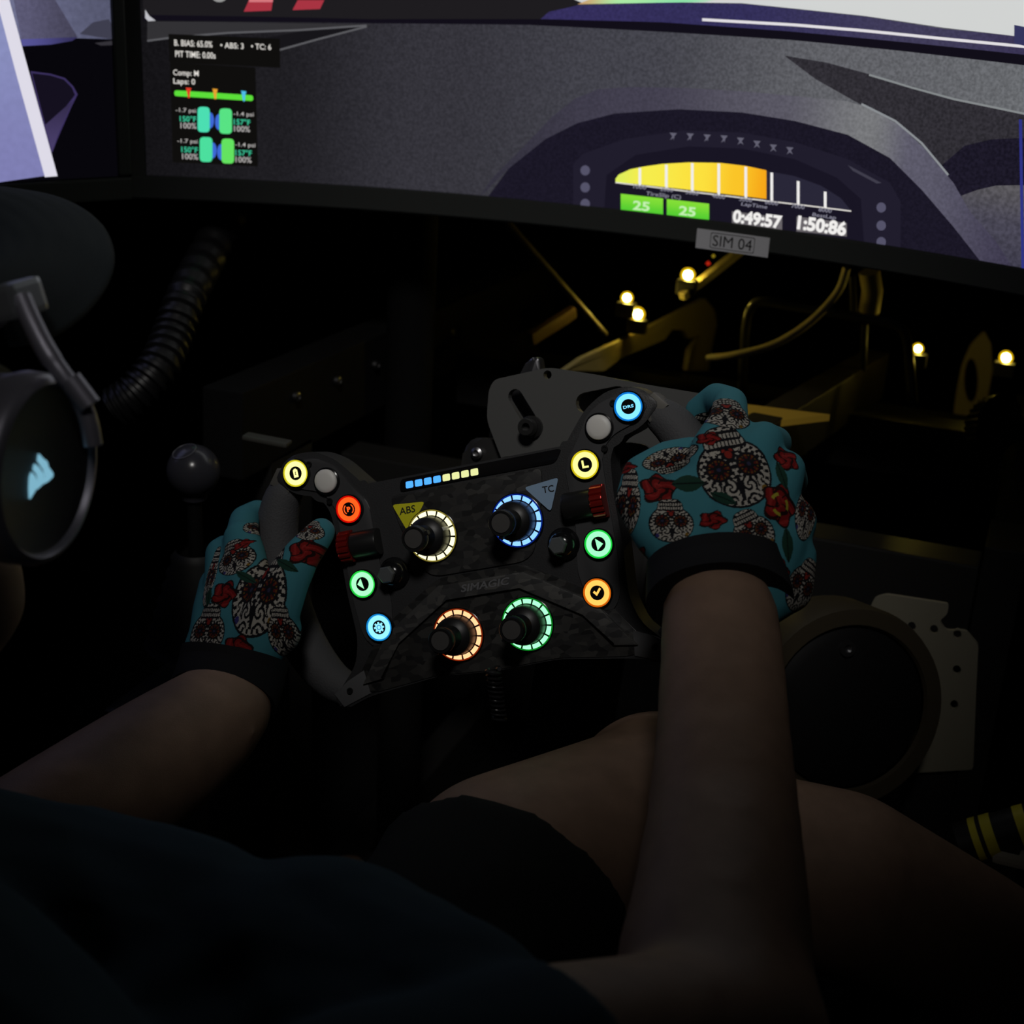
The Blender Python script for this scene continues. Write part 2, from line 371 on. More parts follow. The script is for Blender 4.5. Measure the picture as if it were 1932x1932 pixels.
for (lx, rx, y) in ((351, 460, 209), (354, 463, 267)):
    gtext('readout_text', '-1.7 psi', lx, y, 38, 10, gWT2, .00005); gtext('readout_text', '150\u00b0F', lx+4, y+15, 31, 11, gTEAL, .0001); gtext('readout_text', '100%', lx+5, y+28, 30, 11, gWT2, .00005)
    gtext('readout_text', '-1.4 psi', rx, y+7, 38, 10, gWT2, .00005); gtext('readout_text', '157\u00b0F', rx-3, y+21, 31, 11, gTEAL, .0001); gtext('readout_text', '100%', rx-3, y+34, 30, 11, gWT2, .00005)
# instrument binnacle
HOOD_O = [(905, 372), (930, 335), (985, 280), (1040, 222), (1085, 186), (1130, 168), (1190, 164), (1300, 166), (1400, 172), (1500, 181), (1600, 191), (1640, 203), (1700, 238), (1745, 280), (1800, 345), (1830, 398), (1880, 455), (1912, 506)]
HOOD_I = [(905, 372), (960, 318), (1030, 262), (1090, 232), (1160, 214), (1280, 206), (1400, 212), (1500, 228), (1600, 254), (1680, 298), (1740, 358), (1800, 428), (1858, 502)]
gfx('binnacle_hood', HOOD_O+HOOD_I[::-1], glow_ramp('screen_hood', [(0, (50, 48, 60)), (.3, (66, 63, 78)), (.55, (88, 86, 98)), (.72, (118, 119, 122)), (.8, (92, 90, 106)), (1, (62, 58, 78))], noise=(420, .14)))
gfx('binnacle', HOOD_I[1:]+[(1864, 520), (900, 400)], glow('screen_binnacle', (26, 23, 37), noise=(420, .18)))
gfx('hood_rim_light', quadline([(1626, 196), (1690, 228), (1740, 270), (1790, 330)], 4), glow('screen_rim', (138, 142, 146)))
gfx('cluster_frame', [(1082, 400), (1082, 310), (1100, 290), (1180, 262), (1290, 246), (1400, 250), (1500, 268), (1600, 300), (1680, 345), (1700, 380), (1700, 480)], glow('screen_cluster', (32, 29, 44)))
gfx('cluster_panel', [(1140, 400), (1145, 330), (1200, 292), (1300, 276), (1400, 280), (1500, 300), (1580, 335), (1625, 375), (1632, 470)], glow('screen_cluster_in', (24, 21, 35)))
gfx('cluster_glint', [(1600, 311), (1664, 345), (1655, 346), (1610, 322)], glow('screen_glint', (64, 62, 76)))
for i, (x, y) in enumerate(((1271, 257), (1303, 258), (1335, 260), (1367, 262), (1398, 266), (1429, 272), (1460, 279), (1491, 284))):
    gfx('shift_mark', [(x-7, y-7), (x+7, y-6), (x+2, y), (x+(6 if i > 3 else 1), y+7), (x, y+3), (x-6, y+7), (x-2, y)], glow('screen_shift', (98, 96, 112)))
gfx('tachometer_dark', [(1447, 322), (1500, 332), (1550, 350), (1588, 374), (1607, 398), (1447, 376)], glow('screen_tach_dark', (41, 39, 56)))
gfx('tachometer_bar', [(1162, 343), (1162, 337), (1168, 329), (1190, 319), (1215, 314), (1250, 309), (1300, 306), (1360, 307), (1410, 313), (1447, 321), (1447, 375)], glow_ramp('screen_tach', [(0, (222, 240, 92)), (.2, (246, 236, 76)), (.55, (252, 224, 62)), (.8, (250, 196, 40)), (1, (246, 166, 24))]))
gfx('tachometer_line', quadline([(1162, 344), (1300, 361), (1450, 379), (1607, 398)], 2.4), gWT)
for x, y0, y1 in ((1208, 316, 349), (1258, 310, 355), (1307, 307, 361), (1357, 308, 367), (1408, 314, 373), (1457, 325, 378), (1507, 341, 384), (1558, 361, 391)):
    gfx('tachometer_tick', [(x-2.6, y0), (x+2.6, y0+.6), (x+2.6, y1+.6), (x-2.6, y1)], gWHT)
for k, (x, y) in enumerate(((1208, 352), (1259, 357), (1307, 363), (1357, 370), (1408, 376), (1457, 382), (1507, 389), (1558, 396))):
    gtext('tachometer_number', str((k+1)*1000), x, y, 25, 8, gGRY, .00012, .1)
gtext('gauge_caption', 'TireSlip (C)', 1253, 369, 66, 10, gGRY, .00012, .1); gtext('gauge_caption', 'LapTime', 1424, 388, 50, 9, gGRY, .00012, .1); gtext('gauge_caption', 'BestLap', 1556, 408, 46, 9, gGRY, .00012, .1)
gGREEN = glow_ramp('screen_green_tile', [(0, (84, 206, 50)), (1, (132, 222, 56))], 'UVY')
gfx('green_tile', [(1172, 365), (1252, 374), (1252, 404), (1172, 396)], gGREEN); gfx('green_tile', [(1259, 375), (1339, 384), (1339, 414), (1259, 406)], gGREEN)
gPALE = glow('screen_pale_green', (196, 240, 178))
gtext('tile_number', '25', 1211, 388, 32, 18, gPALE, .0003); gtext('tile_number', '25', 1298, 398, 32, 18, gPALE, .0003)
gfx('time_backing', [(1382, 398), (1477, 410), (1477, 434), (1382, 422)], glow('screen_time_back', (104, 100, 104)))
gfx('time_backing', [(1504, 408), (1599, 420), (1599, 446), (1504, 436)], glow('screen_time_back', (104, 100, 104)))
gtext('lap_time', '0:49:57', 1430, 413, 94, 26, gWHT, .00045); gtext('best_lap_time', '1:50:86', 1552, 425, 94, 28, gWHT, .00045)
for x, y in ((1105, 321), (1105, 353), (1105, 384), (1664, 391), (1664, 425), (1664, 456)):
    gfx('cluster_lamp', disc(x, y, 9, 9.5), glow('screen_lamp', (84, 82, 104)))
gfx('blue_edge', [(1924, 225), (1930, 225), (1934, 508), (1929, 508)], glow('screen_blue_edge', (46, 50, 132)))
# name sticker and power light on the lower bezel
def Sb(x, y, lift):   # a pixel on the bezel face (a little in front of the screen)
    global RM
    R0 = RM; d = ray(x, y); ox, oy = CAM.x-XC, CAM.y-(YF-RM); r = RM-lift
    a = d.x**2+d.y**2; b = 2*(ox*d.x+oy*d.y); c = ox*ox+oy*oy-r*r
    t = (-b+math.sqrt(b*b-4*a*c))/(2*a); p = CAM+d*t
    return (RM*math.atan2(p.x-XC, p.y-(YF-RM)), p.z)
lb = [Sb(*p, .0052) for p in ((1314, 432), (1451, 447), (1451, 485), (1314, 469))]
s0, s1 = (lb[0][0]+lb[3][0])/2, (lb[1][0]+lb[2][0])/2; z1, z0 = (lb[0][1]+lb[1][1])/2, (lb[2][1]+lb[3][1])/2
def slab(s0, s1, z0, z1, l0, l1, n=6): return strip_plain(s0, s1, z0, z1, l0, l1, n)
def strip_plain(s0, s1, z0, z1, r_in, r_out, n):
    bm = bmesh.new(); rings = []
    for k in range(n+1):
        s = s0+(s1-s0)*k/n; rings.append([bm.verts.new(cyl(s, z, l)) for (z, l) in ((z0, r_in), (z1, r_in), (z1, r_out), (z0, r_out))])
    for A, B in zip(rings, rings[1:]):
        for k in range(4): bm.faces.new((A[k-1], A[k], B[k], B[k-1]))
    bm.faces.new(rings[0]); bm.faces.new(rings[-1][::-1]); return from_bm(bm)
stick = put('name_sticker', slab(s0, s1, z0, z1, .0058, .0051), mat('sticker_paper', (.62, .62, .65), .6), mon, world=True)
stick['label'] = 'pale paper sticker reading SIM 04'
INK = mat('black_ink', (.01, .01, .01), .7)
sc0, zc0 = (s0+s1)/2, (z0+z1)/2
me = text_mesh('SIM 04', .01, width=(s1-s0)*.54, height=(z1-z0)*.56); bm = bmesh.new(); bm.from_mesh(me)
for v in bm.verts: v.co.x += sc0; v.co.y += zc0
put('sticker_text', curve_bm(bm, .0060, .004), INK, stick, world=True)
fr = round_poly([(sc0-(s1-s0)*.305, zc0-(z1-z0)*.4), (sc0+(s1-s0)*.305, zc0-(z1-z0)*.4), (sc0+(s1-s0)*.305, zc0+(z1-z0)*.4), (sc0-(s1-s0)*.305, zc0+(z1-z0)*.4)], .0018, 3)
bm = bmesh.new(); N = len(fr); cin = V((sc0, zc0)); vo = [bm.verts.new((p.x, p.y, 0)) for p in fr]
vi = [bm.verts.new((p.x-(.0005 if p.x > sc0 else -.0005), p.y-(.0005 if p.y > zc0 else -.0005), 0)) for p in fr]
for k in range(N): bm.faces.new((vo[k-1], vo[k], vi[k], vi[k-1]))
put('sticker_border', curve_bm(bm, .0060, .004), INK, stick, world=True)
p = Sb(1366, 473.5, .004)
put('power_light', box(cyl(p[0], HB-.0245, .002), (.004, .003, .0016)), glow('power_green', (60, 235, 120), 1.2), mon, world=True)

# ================================================================== LEFT SIDE MONITOR
ANG = math.radians(57)
e_ = V((-math.cos(ANG), -math.sin(ANG), 0)); nL = V((math.sin(ANG), -math.cos(ANG), 0))
OL = cyl(TH0-.016, HB) + e_*.012 + nL*.004
lmw = frame_mat((OL.x, OL.y, 0), -e_, V((0, 0, 1)), nL)      # local x to the screen's right, y up, z towards the driver
sm = empty('side_monitor', mw=lmw, label='flat side monitor beside the cap showing a bright window pillar', cat='monitor')
LW, LH = .78, .34
def Lp(x, y):
    p = on_plane(x, y, OL, nL); return ((p-OL).dot(-e_), p.z)
put('housing', box((-LW/2, HB+LH/2-.004, -.026), (LW+.022, LH+.036, .044), .004), BLACK, sm)
put('bezel', box((-LW/2, HB-.014, -.008), (LW+.024, .020, .022), .002), bez, sm)
put('bezel', box((-LW/2, HB+LH+.007, -.008), (LW+.024, .012, .022), .002), bez, sm)
put('bezel', box((.0065, HB+LH/2, -.008), (.012, LH+.004, .022), .002), bez, sm)
put('bezel', box((-LW-.0065, HB+LH/2, -.008), (.012, LH+.004, .022), .002), bez, sm)
put('stand_pole', tube([(-LW/2, .03, -.1), (-LW/2, HB+.16, -.1)], .03, 16), DARKMETAL, sm)
put('stand_foot', box((-LW/2, .015, -.1), (.4, .03, .3), .006), DARKMETAL, sm)
put('mounting_block', box((-LW/2, HB+.16, -.065), (.1, .1, .06), .004), DARKMETAL, sm)
lscr = put('screen', plane_mesh([(-LW, HB-.003, 0), (0, HB-.003, 0), (0, HB+LH, 0), (-LW, HB+LH, 0)]), glow('side_black', (7, 6, 11)), sm)
LL = [.0003]
def lg(name, pxs, m):
    LL[0] += 6e-5; q = [Lp(*p) for p in pxs]
    q = [(min(0, max(-LW, x)), min(HB+LH, max(HB-.003, y))) for x, y in q]
    bm = bmesh.new(); f = bm.faces.new([bm.verts.new((x, y, LL[0])) for x, y in q]); bm.normal_update()
    uvl = bm.loops.layers.uv.new('UVMap'); xs = [a for a, b in q]; ys = [b for a, b in q]
    for l in f.loops: l[uvl].uv = ((l.vert.co.x-min(xs))/(max(xs)-min(xs)), (l.vert.co.y-min(ys))/(max(ys)-min(ys)))
    bmesh.ops.triangulate(bm, faces=list(bm.faces))
    return put(name, from_bm(bm, normals=False), m, lscr)
lg('window_view', [(-700, -420), (230, -420), (230, 74), (140, 72), (40, 76), (0, 0), (-700, 0)], glow_ramp('side_window', [(0, (140, 145, 182)), (.7, (112, 114, 146)), (1, (86, 88, 112))], 'UVX', noise=(200, .1)))
lg('seat_shape', [(14, -60), (80, -60), (104, 0), (146, 70), (120, 73), (40, 76)], glow_ramp('side_seat', [(0, (92, 90, 118)), (1, (70, 68, 88))], 'UVX', noise=(300, .1)))
lg('dark_patch', [(150, 64), (175, 42), (205, 36), (230, 45), (230, 74)], glow('side_patch', (62, 62, 78)))
lg('sill_band', [(38, 74), (120, 71), (146, 70), (136, 77), (96, 84), (42, 87)], glow_ramp('side_sill', [(0, (86, 84, 150)), (1, (52, 48, 90))], 'UVX'))
lg('sill_glint', [(178, 81), (228, 77), (228, 85), (190, 86)], glow('side_glint', (52, 50, 56)))
lg('mirror_rim', [(57, 134), (95, 139), (122, 147), (138, 163), (146, 178), (134, 202), (108, 262), (98, 288), (92, 282)], glow('side_mirror_rim', (58, 48, 92)))
lg('mirror_face', [(60, 138), (94, 142), (120, 150), (135, 165), (141, 179), (120, 206), (86, 240)], glow('side_mirror', (20, 16, 30)))
lg('mirror_foot', [(120, 204), (137, 190), (110, 250), (98, 286), (84, 236)], glow_ramp('side_mirror_foot', [(0, (72, 62, 104)), (1, (52, 44, 76))], 'UVY'))
lg('pale_panel', [(-700, -200), (-60, -200), (0, 14), (30, 130), (88, 331), (-10, 345), (-700, 420)], glow_ramp('side_pale', [(0, (126, 126, 178)), (1, (146, 156, 200))], 'UVY', noise=(150, .04)))
lg('window_pillar', [(-62, -200), (-34, -200), (0, -62), (17, 0), (58, 150), (108, 332), (84, 334), (30, 140), (-4, 12)], glow('side_pillar', (222, 219, 232)))

# ================================================================== STEERING WHEEL (built in its own frame, millimetres)
TILT, STEER = math.radians(16.47), math.radians(19.75)
WN = V((0, -math.cos(TILT), math.sin(TILT))); WU0 = V((0, math.sin(TILT), math.cos(TILT)))
WU = V((1, 0, 0))*math.cos(STEER)+WU0*math.sin(STEER); WV = V((-1, 0, 0))*math.sin(STEER)+WU0*math.cos(STEER)
wmw = frame_mat(WC-WN*.004, WU, WV, WN)
wheel = empty('steering_wheel', mw=wmw, label='racing simulator steering wheel with glowing buttons and four lit dials', cat='steering wheel')
mm = .001
def P2(l): return [(x*mm, y*mm) for x, y in l]
def mirror(half): return half+[(-x, y) for x, y in half[::-1] if abs(x) > 1e-6]
# forged carbon: dark flakes of slightly different grey
def forged(name, lo, hi, rough=.35):
    if name in _M: return _M[name]
    m = bpy.data.materials.new(name); m.use_nodes = True; nt = m.node_tree; b = nt.nodes['Principled BSDF']; b.inputs['Roughness'].default_value = rough
    tc = nt.nodes.new('ShaderNodeTexCoord'); mp = nt.nodes.new('ShaderNodeMapping'); mp.inputs['Scale'].default_value = (150, 260, 150); mp.inputs['Rotation'].default_value = (0, 0, .6)
    vo = nt.nodes.new('ShaderNodeTexVoronoi'); vo.inputs['Scale'].default_value = 1; vo.inputs['Randomness'].default_value = 1
    nt.links.new(tc.outputs['Object'], mp.inputs[0]); nt.links.new(mp.outputs[0], vo.inputs['Vector'])
    sp = nt.nodes.new('ShaderNodeSeparateColor'); nt.links.new(vo.outputs['Color'], sp.inputs[0])
    rp = nt.nodes.new('ShaderNodeValToRGB'); rp.color_ramp.elements[0].color = (lo, lo, lo*1.03, 1); rp.color_ramp.elements[1].color = (hi, hi*.97, hi*.92, 1); rp.color_ramp.elements[0].position = .25
    nt.links.new(sp.outputs[0], rp.inputs['Fac']); nt.links.new(rp.outputs[0], b.inputs['Base Color'])
    mr = nt.nodes.new('ShaderNodeMapRange'); mr.inputs['To Min'].default_value = rough-.08; mr.inputs['To Max'].default_value = rough+.2
    nt.links.new(sp.outputs[1], mr.inputs['Value']); nt.links.new(mr.outputs[0], b.inputs['Roughness']); _M[name] = m
    return m
CARB = forged('forged_carbon', .018, .05); CARB2 = forged('forged_carbon_panel', .02, .05, .4)
RIDGE = forged('forged_carbon_ridge', .035, .085, .4)
MODULE = mat('wheel_module_black', (.03, .03, .032), .5, bump=(900, .15))
HORN = mat('wheel_horn_grey', (.05, .05, .053), .5)
half = [(0, 43), (74, 43), (79, 49), (92, 64), (108, 73), (128, 73), (143, 58), (127, 45), (110, 40.5), (103, 30), (101, 5), (101, -30), (99, -62), (104, -80), (116, -92), (126, -103), (118, -110), (98, -103), (44, -96), (0, -98)]
put('wheel_body', smooth_angle(prism(P2(round_poly(mirror(half), 7, 3)), -24*mm, 0, 2*mm)), MODULE, wheel)
put('center_panel', smooth_angle(prism(P2(round_poly(mirror([(0, 31.5), (56, 31.5), (52, 10), (40, -24), (31, -28), (0, -28)]), 5, 3)), -2*mm, 1.6*mm, .9*mm)), CARB2, wheel)
put('light_strip', smooth_angle(prism(P2(round_poly([(-48, 33), (66, 33), (72, 41.6), (-46, 41.6)], 3, 3)), -2*mm, 1.2*mm, .5*mm)), GLOSS, wheel)
ridge_o = [(0, -29.5), (31, -29.5), (80, -58), (108, -95), (96, -101), (44, -95), (0, -97)]
put('lower_panel', smooth_angle(prism(P2(round_poly(mirror(ridge_o), 6, 3)), -2*mm, 1.0*mm, .6*mm)), CARB, wheel)
# raised arch along the lower panel's upper edge
arch = [(-100, -94), (-76, -62), (-31, -34.5), (31, -34.5), (76, -62), (100, -94)]
arch_in = [(-84, -92), (-68, -68), (-27, -43.5), (27, -43.5), (68, -68), (84, -92)]
put('raised_arch', smooth_angle(prism(P2(arch+arch_in[::-1]), 0, 4*mm, 1.4*mm)), RIDGE, wheel)
lg_me = text_mesh('SIMAGIC', .01, shear=.25, bold=.0002, width=36*mm, height=5*mm); shift(lg_me, 3*mm, -39*mm, 4.15*mm)
put('maker_name', lg_me, mat('logo_grey', (.16, .16, .17), .4), wheel)
# side modules carrying the buttons, horns and grips
for sg in (-1, 1):
    mod = [(72, 30), (84, 45), (93, 60), (107, 68), (126, 68), (135, 58), (124, 49), (108, 44), (98, 34), (97, 6), (97, -32), (94, -60), (88, -70), (72, -66), (68, -40), (72, -14)]
    put('button_module', smooth_angle(prism(P2(round_poly([(sg*x, y) for x, y in mod][::sg], 5, 3)), -1*mm, 1.5*mm, .8*mm)), HORN, wheel)
    path = [(136, 54), (146, 42), (154, 24), (158, 2), (157, -24), (152, -50), (143, -72), (130, -90), (114, -100)]
    pts = spline([(sg*x*mm, y*mm, (-11-4*math.sin(i/8*math.pi))*mm) for i, (x, y) in enumerate(path)], 4)
    n_ = len(pts); rr = [(10.5+6*math.sin(min(1, max(0, k/(n_-1)))*math.pi)**.6)*mm for k in range(n_)]
    put('grip', tube(pts, rr, 20), mat('grip_rubber', (.075, .075, .08), .75, bump=(700, .4)), wheel)
    put('grip_collar', smooth_angle(prism(P2([(sg*x, y) for x, y in [(127, 60), (139, 66), (147, 56), (133, 47)]][::sg]), -20*mm, -1.0*mm, 1*mm)), mat('collar_metal', (.22, .21, .19), .35, .5), wheel)
    put('lower_arm', smooth_angle(prism(P2([(sg*x, y) for x, y in [(98, -84), (112, -90), (124, -98), (118, -108), (96, -101)]][::sg]), -18*mm, 1.4*mm, 1*mm)), mat('arm_grey', (.11, .11, .115), .5), wheel)
    pad = round_poly([(sg*x, y) for x, y in [(60, 30), (104, 40), (122, 34), (118, 8), (84, 0), (60, 4)]][::sg], 6, 3)
    put('shift_paddle', smooth_angle(prism(P2(pad), -40*mm, -37*mm, .8*mm)), mat('paddle_carbon', (.02, .02, .022), .3), wheel)
put('hub', lathe([(0, -24*mm), (32*mm, -24*mm), (32*mm, -44*mm), (24*mm, -48*mm), (24*mm, -85*mm), (0, -85*mm)], 40), DARKMETAL, wheel)
# buttons: body, lit ring, dark centre, lit symbol
def button(x, y, rgb, icon, key, dim=1.0):
    loc = Matrix.Translation((x*mm, y*mm, 1.5*mm))
    b = put('button', smooth_angle(lathe([(10.3*mm, 0), (10.3*mm, 2.6*mm), (9.6*mm, 3.3*mm), (9.0*mm, 3.3*mm), (8.9*mm, 2.7*mm), (0, 2.7*mm)], 40)), GLOSS, wheel, loc)
    wm = .03 if key in ('orange', 'amber') else .24
    hot = glow('lit_'+key, tuple((1-wm)*c+wm*255 for c in rgb), 1.3*dim); rim_rgb = tuple(255*(c/255)**2.6 for c in rgb)
    put('lit_ring', lathe([(4.9*mm, 2.75*mm), (4.9*mm, 3.0*mm), (8.3*mm, 3.0*mm), (8.35*mm, 2.75*mm)], 44), hot, b)
    put('light_edge', lathe([(8.35*mm, 2.95*mm), (8.9*mm, 3.05*mm), (9.1*mm, 3.35*mm), (9.45*mm, 3.34*mm)], 44), glow('lit_edge_'+key, rim_rgb, .75), b)
    z0, z1 = 2.72*mm, 3.0*mm
    def pl(pts): put('symbol', prism(P2(pts), z0, z1), hot, b)
    rot = lambda l, a: [(u*math.cos(a)-v*math.sin(a), u*math.sin(a)+v*math.cos(a)) for u, v in l]
    if icon == 'battery':
        pl(rot([(-1.6, -2.9), (1.7, -2.9), (1.7, 2.5), (.9, 2.5), (.9, 3.2), (-.8, 3.2), (-.8, 2.5), (-1.6, 2.5)], .05))
        put('symbol_mark', prism(P2([(-.4, .9), (.8, 1.2), (.1, .1), (.7, -1.6), (-.7, -.5), (.0, .1)]), z0, z1+.1*mm), GLOSS, b)
    elif icon == 'park':
        for r0, r1 in ((3.2, 3.8),):
            for a0 in (-.95, math.pi-.95):
                put('symbol', lathe([(r0*mm, z0), (r0*mm, z1), (r1*mm, z1), (r1*mm, z0)], 14, 1.9, a0), hot, b)
        put('symbol', shift(text_mesh('P', .005, bold=.00025, height=3.6*mm), 0, 0, z1), hot, b)
    elif icon == 'drs': put('symbol', shift(text_mesh('DRS', .004, bold=.0001, width=7.0*mm, height=2.0*mm), 0, 0, z1), hot, b)
    elif icon == 'L': pl([(-2.0, 3.0), (-.7, 3.0), (-.7, -.9), (2.3, -.9), (2.3, -2.2), (-2.0, -2.2)])
    elif icon == 'left': pl([(-.8, 3.9), (-3.8, .2), (.6, -3.4)])
    elif icon == 'right': pl([(-1.7, 3.8), (-1.2, -3.9), (3.1, -.3)])
    elif icon == 'tick': pl([(-2.8, .6), (-1.7, 1.6), (-.5, .2), (2.0, 3.2), (3.0, 2.2), (-.5, -2.0)])
    elif icon == 'gear':
        g = []
        for k in range(8):
            a = k*math.pi/4
            g += [(2.7*math.cos(a-.24), 2.7*math.sin(a-.24)), (3.8*math.cos(a-.17), 3.8*math.sin(a-.17)), (3.8*math.cos(a+.17), 3.8*math.sin(a+.17)), (2.7*math.cos(a+.24), 2.7*math.sin(a+.24))]
        pl(g)
        put('symbol_mark', lathe([(1.2*mm, z1), (1.25*mm, z1+.05*mm), (1.75*mm, z1+.05*mm), (1.8*mm, z1)], 20), glow('lit_gear_mark', (60, 150, 220), .8), b)
    return b
button(-122.2, 59.6, (255, 250, 130), 'battery', 'yellow').__setitem__('label', 'yellow glowing button with a battery symbol')
button(-86.6, 27.9, (255, 84, 20), 'park', 'orange').__setitem__('label', 'orange glowing button with a parking symbol')
button(-86.2, -24.8, (130, 255, 165), 'left', 'green').__setitem__('label', 'green glowing button with a left arrow')
button(-79.5, -56.2, (105, 215, 255), 'gear', 'blue').__setitem__('label', 'blue glowing button with a cog symbol')
button(122.2, 59.6, (84, 205, 255), 'drs', 'sky').__setitem__('label', 'blue glowing button lettered DRS')
button(86.6, 27.9, (255, 246, 110), 'L', 'lemon').__setitem__('label', 'yellow glowing button lettered L')
button(86.2, -24.8, (120, 255, 165), 'right', 'mint').__setitem__('label', 'green glowing button with a right arrow')
button(79.5, -56.2, (255, 190, 84), 'tick', 'amber').__setitem__('label', 'amber glowing button with a tick mark')
WHITEB = mat('white_button_plastic', (.8, .78, .74), .45)
for sg in (-1, 1):
    d = put('white_button', smooth_angle(lathe([(9.6*mm, 0), (9.6*mm, 2.4*mm), (8.8*mm, 2.8*mm), (8.8*mm, 2.2*mm), (0, 2.2*mm)], 36)), GLOSS, wheel, Matrix.Translation((sg*100.2*mm, 50.1*mm, 1.5*mm)))
    put('dome_cap', smooth_angle(lathe([(8.3*mm, 2.2*mm), (8.3*mm, 3.8*mm), (7.6*mm, 4.6*mm), (5*mm, 5.2*mm), (0, 5.5*mm)], 36), 60), WHITEB, d)
    # thumb roller: knurled red ring on a black barrel lying across the wheel
    rot = Matrix.Translation((sg*82*mm, 2.5*mm, 4*mm)) @ Matrix.Rotation(math.pi/2*sg, 4, 'Y')
    ro = put('thumb_roller', smooth_angle(lathe([(0, -14*mm), (9*mm, -14*mm), (9.4*mm, -13*mm), (9.4*mm, 5*mm), (8.6*mm, 6*mm), (0, 6*mm)], 36)), mat('roller_black', (.03, .03, .03), .35, .5), wheel, rot)
    prof = []
    for k in range(16):
        a = 2*math.pi*k/16; w = 2*math.pi/16
        prof += [(9.6*math.cos(a), 9.6*math.sin(a)), (11.2*math.cos(a+w*.22), 11.2*math.sin(a+w*.22)), (11.2*math.cos(a+w*.6), 11.2*math.sin(a+w*.6)), (9.6*math.cos(a+w*.82), 9.6*math.sin(a+w*.82))]
    put('knurled_ring', prism(P2(prof), 6*mm, 14.5*mm, .5*mm), mat('red_anodised', (.36, .02, .015), .3, .6), ro)
    # five way stick
    st = put('thumb_stick', smooth_angle(lathe([(11*mm, 0), (11*mm, 1.5*mm), (10*mm, 2.2*mm), (9.6*mm, 4*mm), (8*mm, 8*mm), (5*mm, 10.2*mm), (0, 11*mm)], 36), 60), GLOSS, wheel, Matrix.Translation((sg*62*mm, -21*mm, 1.0*mm)))
    put('stick_cap', smooth_angle(lathe([(0, 10*mm), (3.4*mm, 10.2*mm), (3.4*mm, 12*mm), (6.2*mm, 13*mm), (6.2*mm, 16*mm), (5.2*mm, 17*mm), (0, 17*mm)], 6)), mat('stick_cap_grey', (.10, .11, .115), .45), st)
    for (x, y) in ((112, 64), (101, 36), (71, -58), (111, -97)):
        put('screw', smooth_angle(lathe([(2.2*mm, 0), (2.2*mm, 1.2*mm), (1.2*mm, 1.2*mm), (1.1*mm, .4*mm), (0, .4*mm)], 14)), DARKMETAL, wheel, Matrix.Translation((sg*x*mm, y*mm, 1.6*mm)))
# rotary dials with segmented light rings
def dial(x, y, rgb, key, pointer, label):
    d = put('dial', smooth_angle(lathe([(18.6*mm, 0), (18.6*mm, 1.0*mm), (17.8*mm, 1.5*mm), (12.6*mm, 1.5*mm), (12.4*mm, .9*mm), (0, .9*mm)], 48)), GLOSS, wheel, Matrix.Translation((x*mm, y*mm, 1.6*mm)))
    d['label'] = label
    hot = glow('dial_'+key, tuple(.75*c+.25*255 for c in rgb), 1.6)
    put('light_edge', lathe([(17.1*mm, 1.52*mm), (17.2*mm, 1.62*mm), (17.8*mm, 1.62*mm), (17.9*mm, 1.5*mm)], 48), glow('dial_edge_'+key, tuple(255*(c/255)**2.6 for c in rgb), .22), d)
    seg = None
    for k in range(14):
        if seg is None: seg = lathe([(14.0*mm, 1.3*mm), (14.0*mm, 1.8*mm), (16.9*mm, 1.8*mm), (17*mm, 1.3*mm)], 5, 2*math.pi/14*.83, 0)
        o = put('light_segment', seg, hot, d, Matrix.Rotation(2*math.pi*k/14+.3, 4, 'Z'))
    k_ = put('knob', smooth_angle(lathe([(13.4*mm, .9*mm), (13.4*mm, 10*mm), (12.8*mm, 13*mm), (10.6*mm, 15*mm), (8.2*mm, 16*mm), (7.0*mm, 19*mm), (7.0*mm, 26*mm), (8.4*mm, 27.5*mm), (8.8*mm, 29*mm), (8.8*mm, 33*mm), (8.2*mm, 34*mm), (6.9*mm, 34*mm), (6.7*mm, 33.4*mm), (0, 33.4*mm)], 40)), mat('knob_black', (.008, .008, .009), .42), d)
    put('cap_plate', smooth_angle(lathe([(6.4*mm, 33.4*mm), (6.2*mm, 34.2*mm), (0, 34.3*mm)], 32)), mat('knob_cap_grey', (.075, .072, .07), .45), k_)
    put('cap_lug', box((math.cos(pointer)*9.2*mm, math.sin(pointer)*9.2*mm, 30.5*mm), (2.6*mm, 3*mm, 4*mm), .4*mm, Matrix.Rotation(pointer, 3, 'Z')), mat('knob_black', (.008, .008, .009), .42), k_)
    a = pointer
    put('pointer', box((math.cos(a)*13.0*mm, math.sin(a)*13.0*mm, 6.5*mm), (1.6*mm, 2.6*mm, 10*mm), .3*mm, Matrix.Rotation(a, 3, 'Z')), mat('pointer_white', (.6, .6, .58), .4) if key == 'cream' else mat('pointer_dark', (.09, .09, .09), .4), k_)
dial(-29.3, -.3, (255, 246, 175), 'cream', .25, 'dial with a pale yellow light ring below the ABS sticker')
dial(33.0, -.3, (84, 158, 255), 'azure', -1.8, 'dial with a blue light ring below the TC sticker')
dial(-23.1, -69.6, (255, 162, 92), 'peach', -2.2, 'lower dial with an orange light ring')
dial(27.3, -69.6, (112, 255, 158), 'jade', -2.4, 'lower dial with a green light ring')
for k in range(8):
    u0 = -42.7+k*6.9
    q = [(u0, 34.6), (u0+5.5, 34.6), (u0+5.9, 39.2), (u0+.6, 39.2)]
    put('rev_light', prism(P2(round_poly(q, .9, 2)), 1.1*mm, 1.6*mm), glow('rev_blue', (74, 158, 255), 1.4) if k < 4 else glow('rev_cream', (238, 242, 168), 1.0), wheel)
ab = put('triangle_sticker', prism(P2(round_poly([(-55, 25.5), (-30.5, 23.5), (-46.5, 4.5)], 2.6, 3)), 1.5*mm, 1.9*mm), mat('sticker_yellow', (.82, .79, .02), .5), wheel)
ab['label'] = 'yellow triangular sticker lettered ABS'
